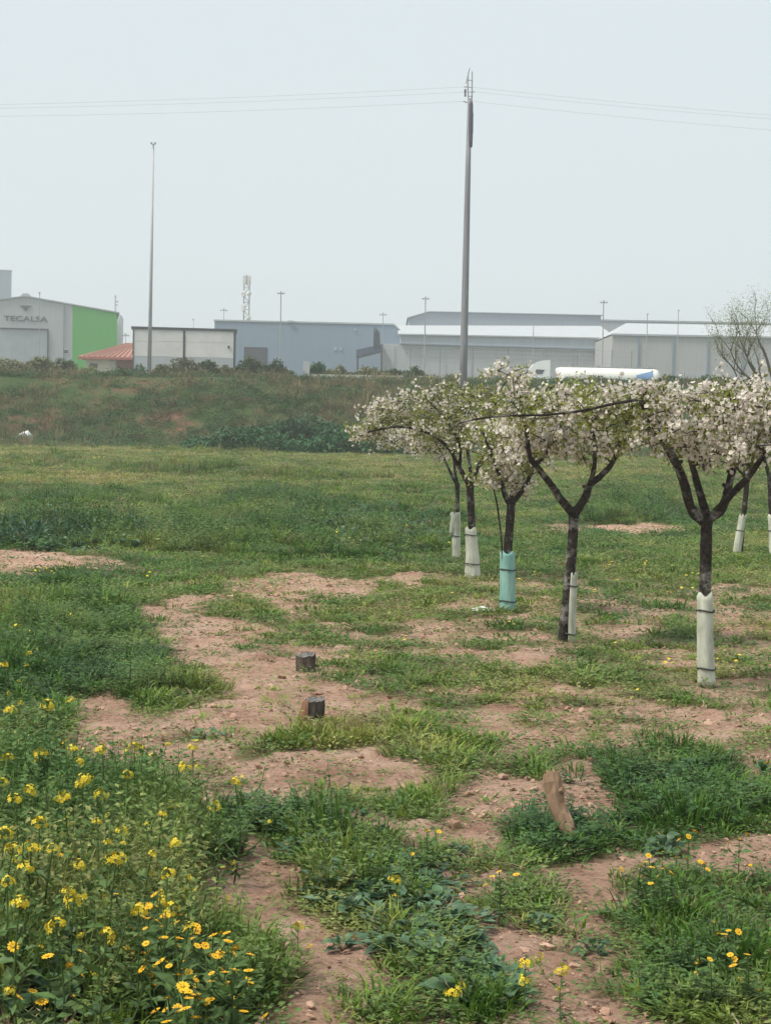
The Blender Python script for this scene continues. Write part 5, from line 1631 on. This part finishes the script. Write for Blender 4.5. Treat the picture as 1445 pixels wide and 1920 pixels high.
mari = [plant_variant(rr, .26, 10, 6, 1) for k in range(4)]
lone = [plant_variant(rr, .26, 3, 8, 1) for k in range(4)]

def flowering(px, py, h, kind, label, group, big=1.0):
    vr = rr.choice(must if kind == 'm' else mari if h > .2 else lone)
    g = above_ground(px, py, h)
    t = thing('wild_mustard' if kind == 'm' else 'corn_marigold', label, 'plant', g, group)
    t.rotation_euler.z = rr.uniform(0, 6.28)
    k_ = h / vr[3]
    child('stem', vr[0], t, sc=(k_, k_, k_)); child('leaves', vr[1], t, sc=(k_, k_, k_))
    for i, e in enumerate(vr[2]):
        e_ = Vector(e) * k_
        if kind == 'm':
            if i and rr.random() < .68: continue
            s_ = big * (.72 if i == 0 else rr.uniform(.3, .55))
            child('flower_head', rr.choice(heads), t, e_, (rr.uniform(-.3, .3), rr.uniform(-.3, .3), rr.uniform(0, 6)), (s_, s_, s_))
        else:
            s_ = big * rr.uniform(.42, .7)
            fo = child('flower', rr.choice(daisies), t, e_, (rr.uniform(-.6, .6) + .35, rr.uniform(-.5, .5), rr.uniform(0, 6)), (s_, s_, s_))
            child('eye', eye_me, fo)
ML, MG = 'yellow flowering wild mustard in the lush growth beside the sandy track', 'wild mustard beside the sandy track'
for (x, y, b) in ((91, 1320, 1.2), (20, 1330, 1.1), (8, 1245, 1), (75, 1410, 1), (137, 1402, 1), (192, 1403, 1.15), (252, 1398, 1), (362, 1400, 1.05), (347, 1437, 1), (157, 1460, 1.1), (55, 1480, 1.1), (30, 1497, 1.1), (15, 1420, 1),
                  (240, 1450, .8), (190, 1487, 1), (440, 1465, .9), (402, 1510, .8), (75, 1540, 1.1), (305, 1525, .7), (230, 1557, .9), (220, 1605, 1), (330, 1577, .9), (150, 1620, .8), (50, 1625, 1), (315, 1637, .8), (140, 1682, 1.2), (38, 1690, 1.1),
                  (10, 1560, 1.1), (25, 1590, 1), (60, 1585, 1), (100, 1590, .8), (260, 1705, 1), (320, 1700, 1), (105, 1732, 1.1), (5, 1465, .9), (120, 1500, .7), (183, 1540, .7), (285, 1600, .6), (55, 1225, .8), (200, 1750, .8), (15, 1650, .8)):
    flowering(x, y, rr.uniform(.30, .42) if y > 1300 else .3, 'm', ML if y < 1660 else 'yellow wild mustard rising among the orange marigolds', MG if y < 1660 else 'wild mustard among the marigolds', b)
for (x, y) in ((740, 1648), (560, 1735), (850, 1858), (985, 1805), (1055, 1815)):
    flowering(x, y, .16, 'm', 'short single wild mustard with a small yellow head on open ground', 'short mustard on open ground', .8)
DL, DG = 'orange yellow corn marigold in the clump beside the sandy track', 'corn marigolds beside the sandy track'
for (x, y) in ((280, 1700), (330, 1765), (385, 1775), (440, 1790), (345, 1812), (355, 1860), (348, 1893), (310, 1720), (370, 1745), (270, 1720), (400, 1755), (300, 1760), (90, 1795), (440, 1820), (20, 1600), (70, 1600)):
    flowering(x, y, .24, 'd', DL, DG, 1.05)
for (x, y) in ((935, 1635), (1215, 1605), (1240, 1618), (1290, 1570), (1385, 1575), (1200, 1625), (1345, 1752), (1365, 1745), (1330, 1800), (1400, 1790), (800, 1558), (1320, 1620), (1260, 1640)):
    flowering(x, y, .17, 'd', 'low yellow marigold growing in the grass between bare soil and the leaning log', 'marigolds in the grass near the log', .9)

# ------------------------------------------------------------------ haze
m, t_, o_ = node_mat('haze')
pv = t_.nodes.new('ShaderNodeVolumePrincipled')
pv.inputs['Color'].default_value = (.93, .96, .98, 1)
pv.inputs['Density'].default_value = HAZE
pv.inputs['Anisotropy'].default_value = .2
t_.links.new(pv.outputs[0], o_.inputs['Volume'])
hz = MB().box(-1600, 1600, -80, 1620, -1.2, 48).build('haze', m)
tag(hz, 'thin pale haze over the field and the industrial estate', 'haze', kind='stuff')
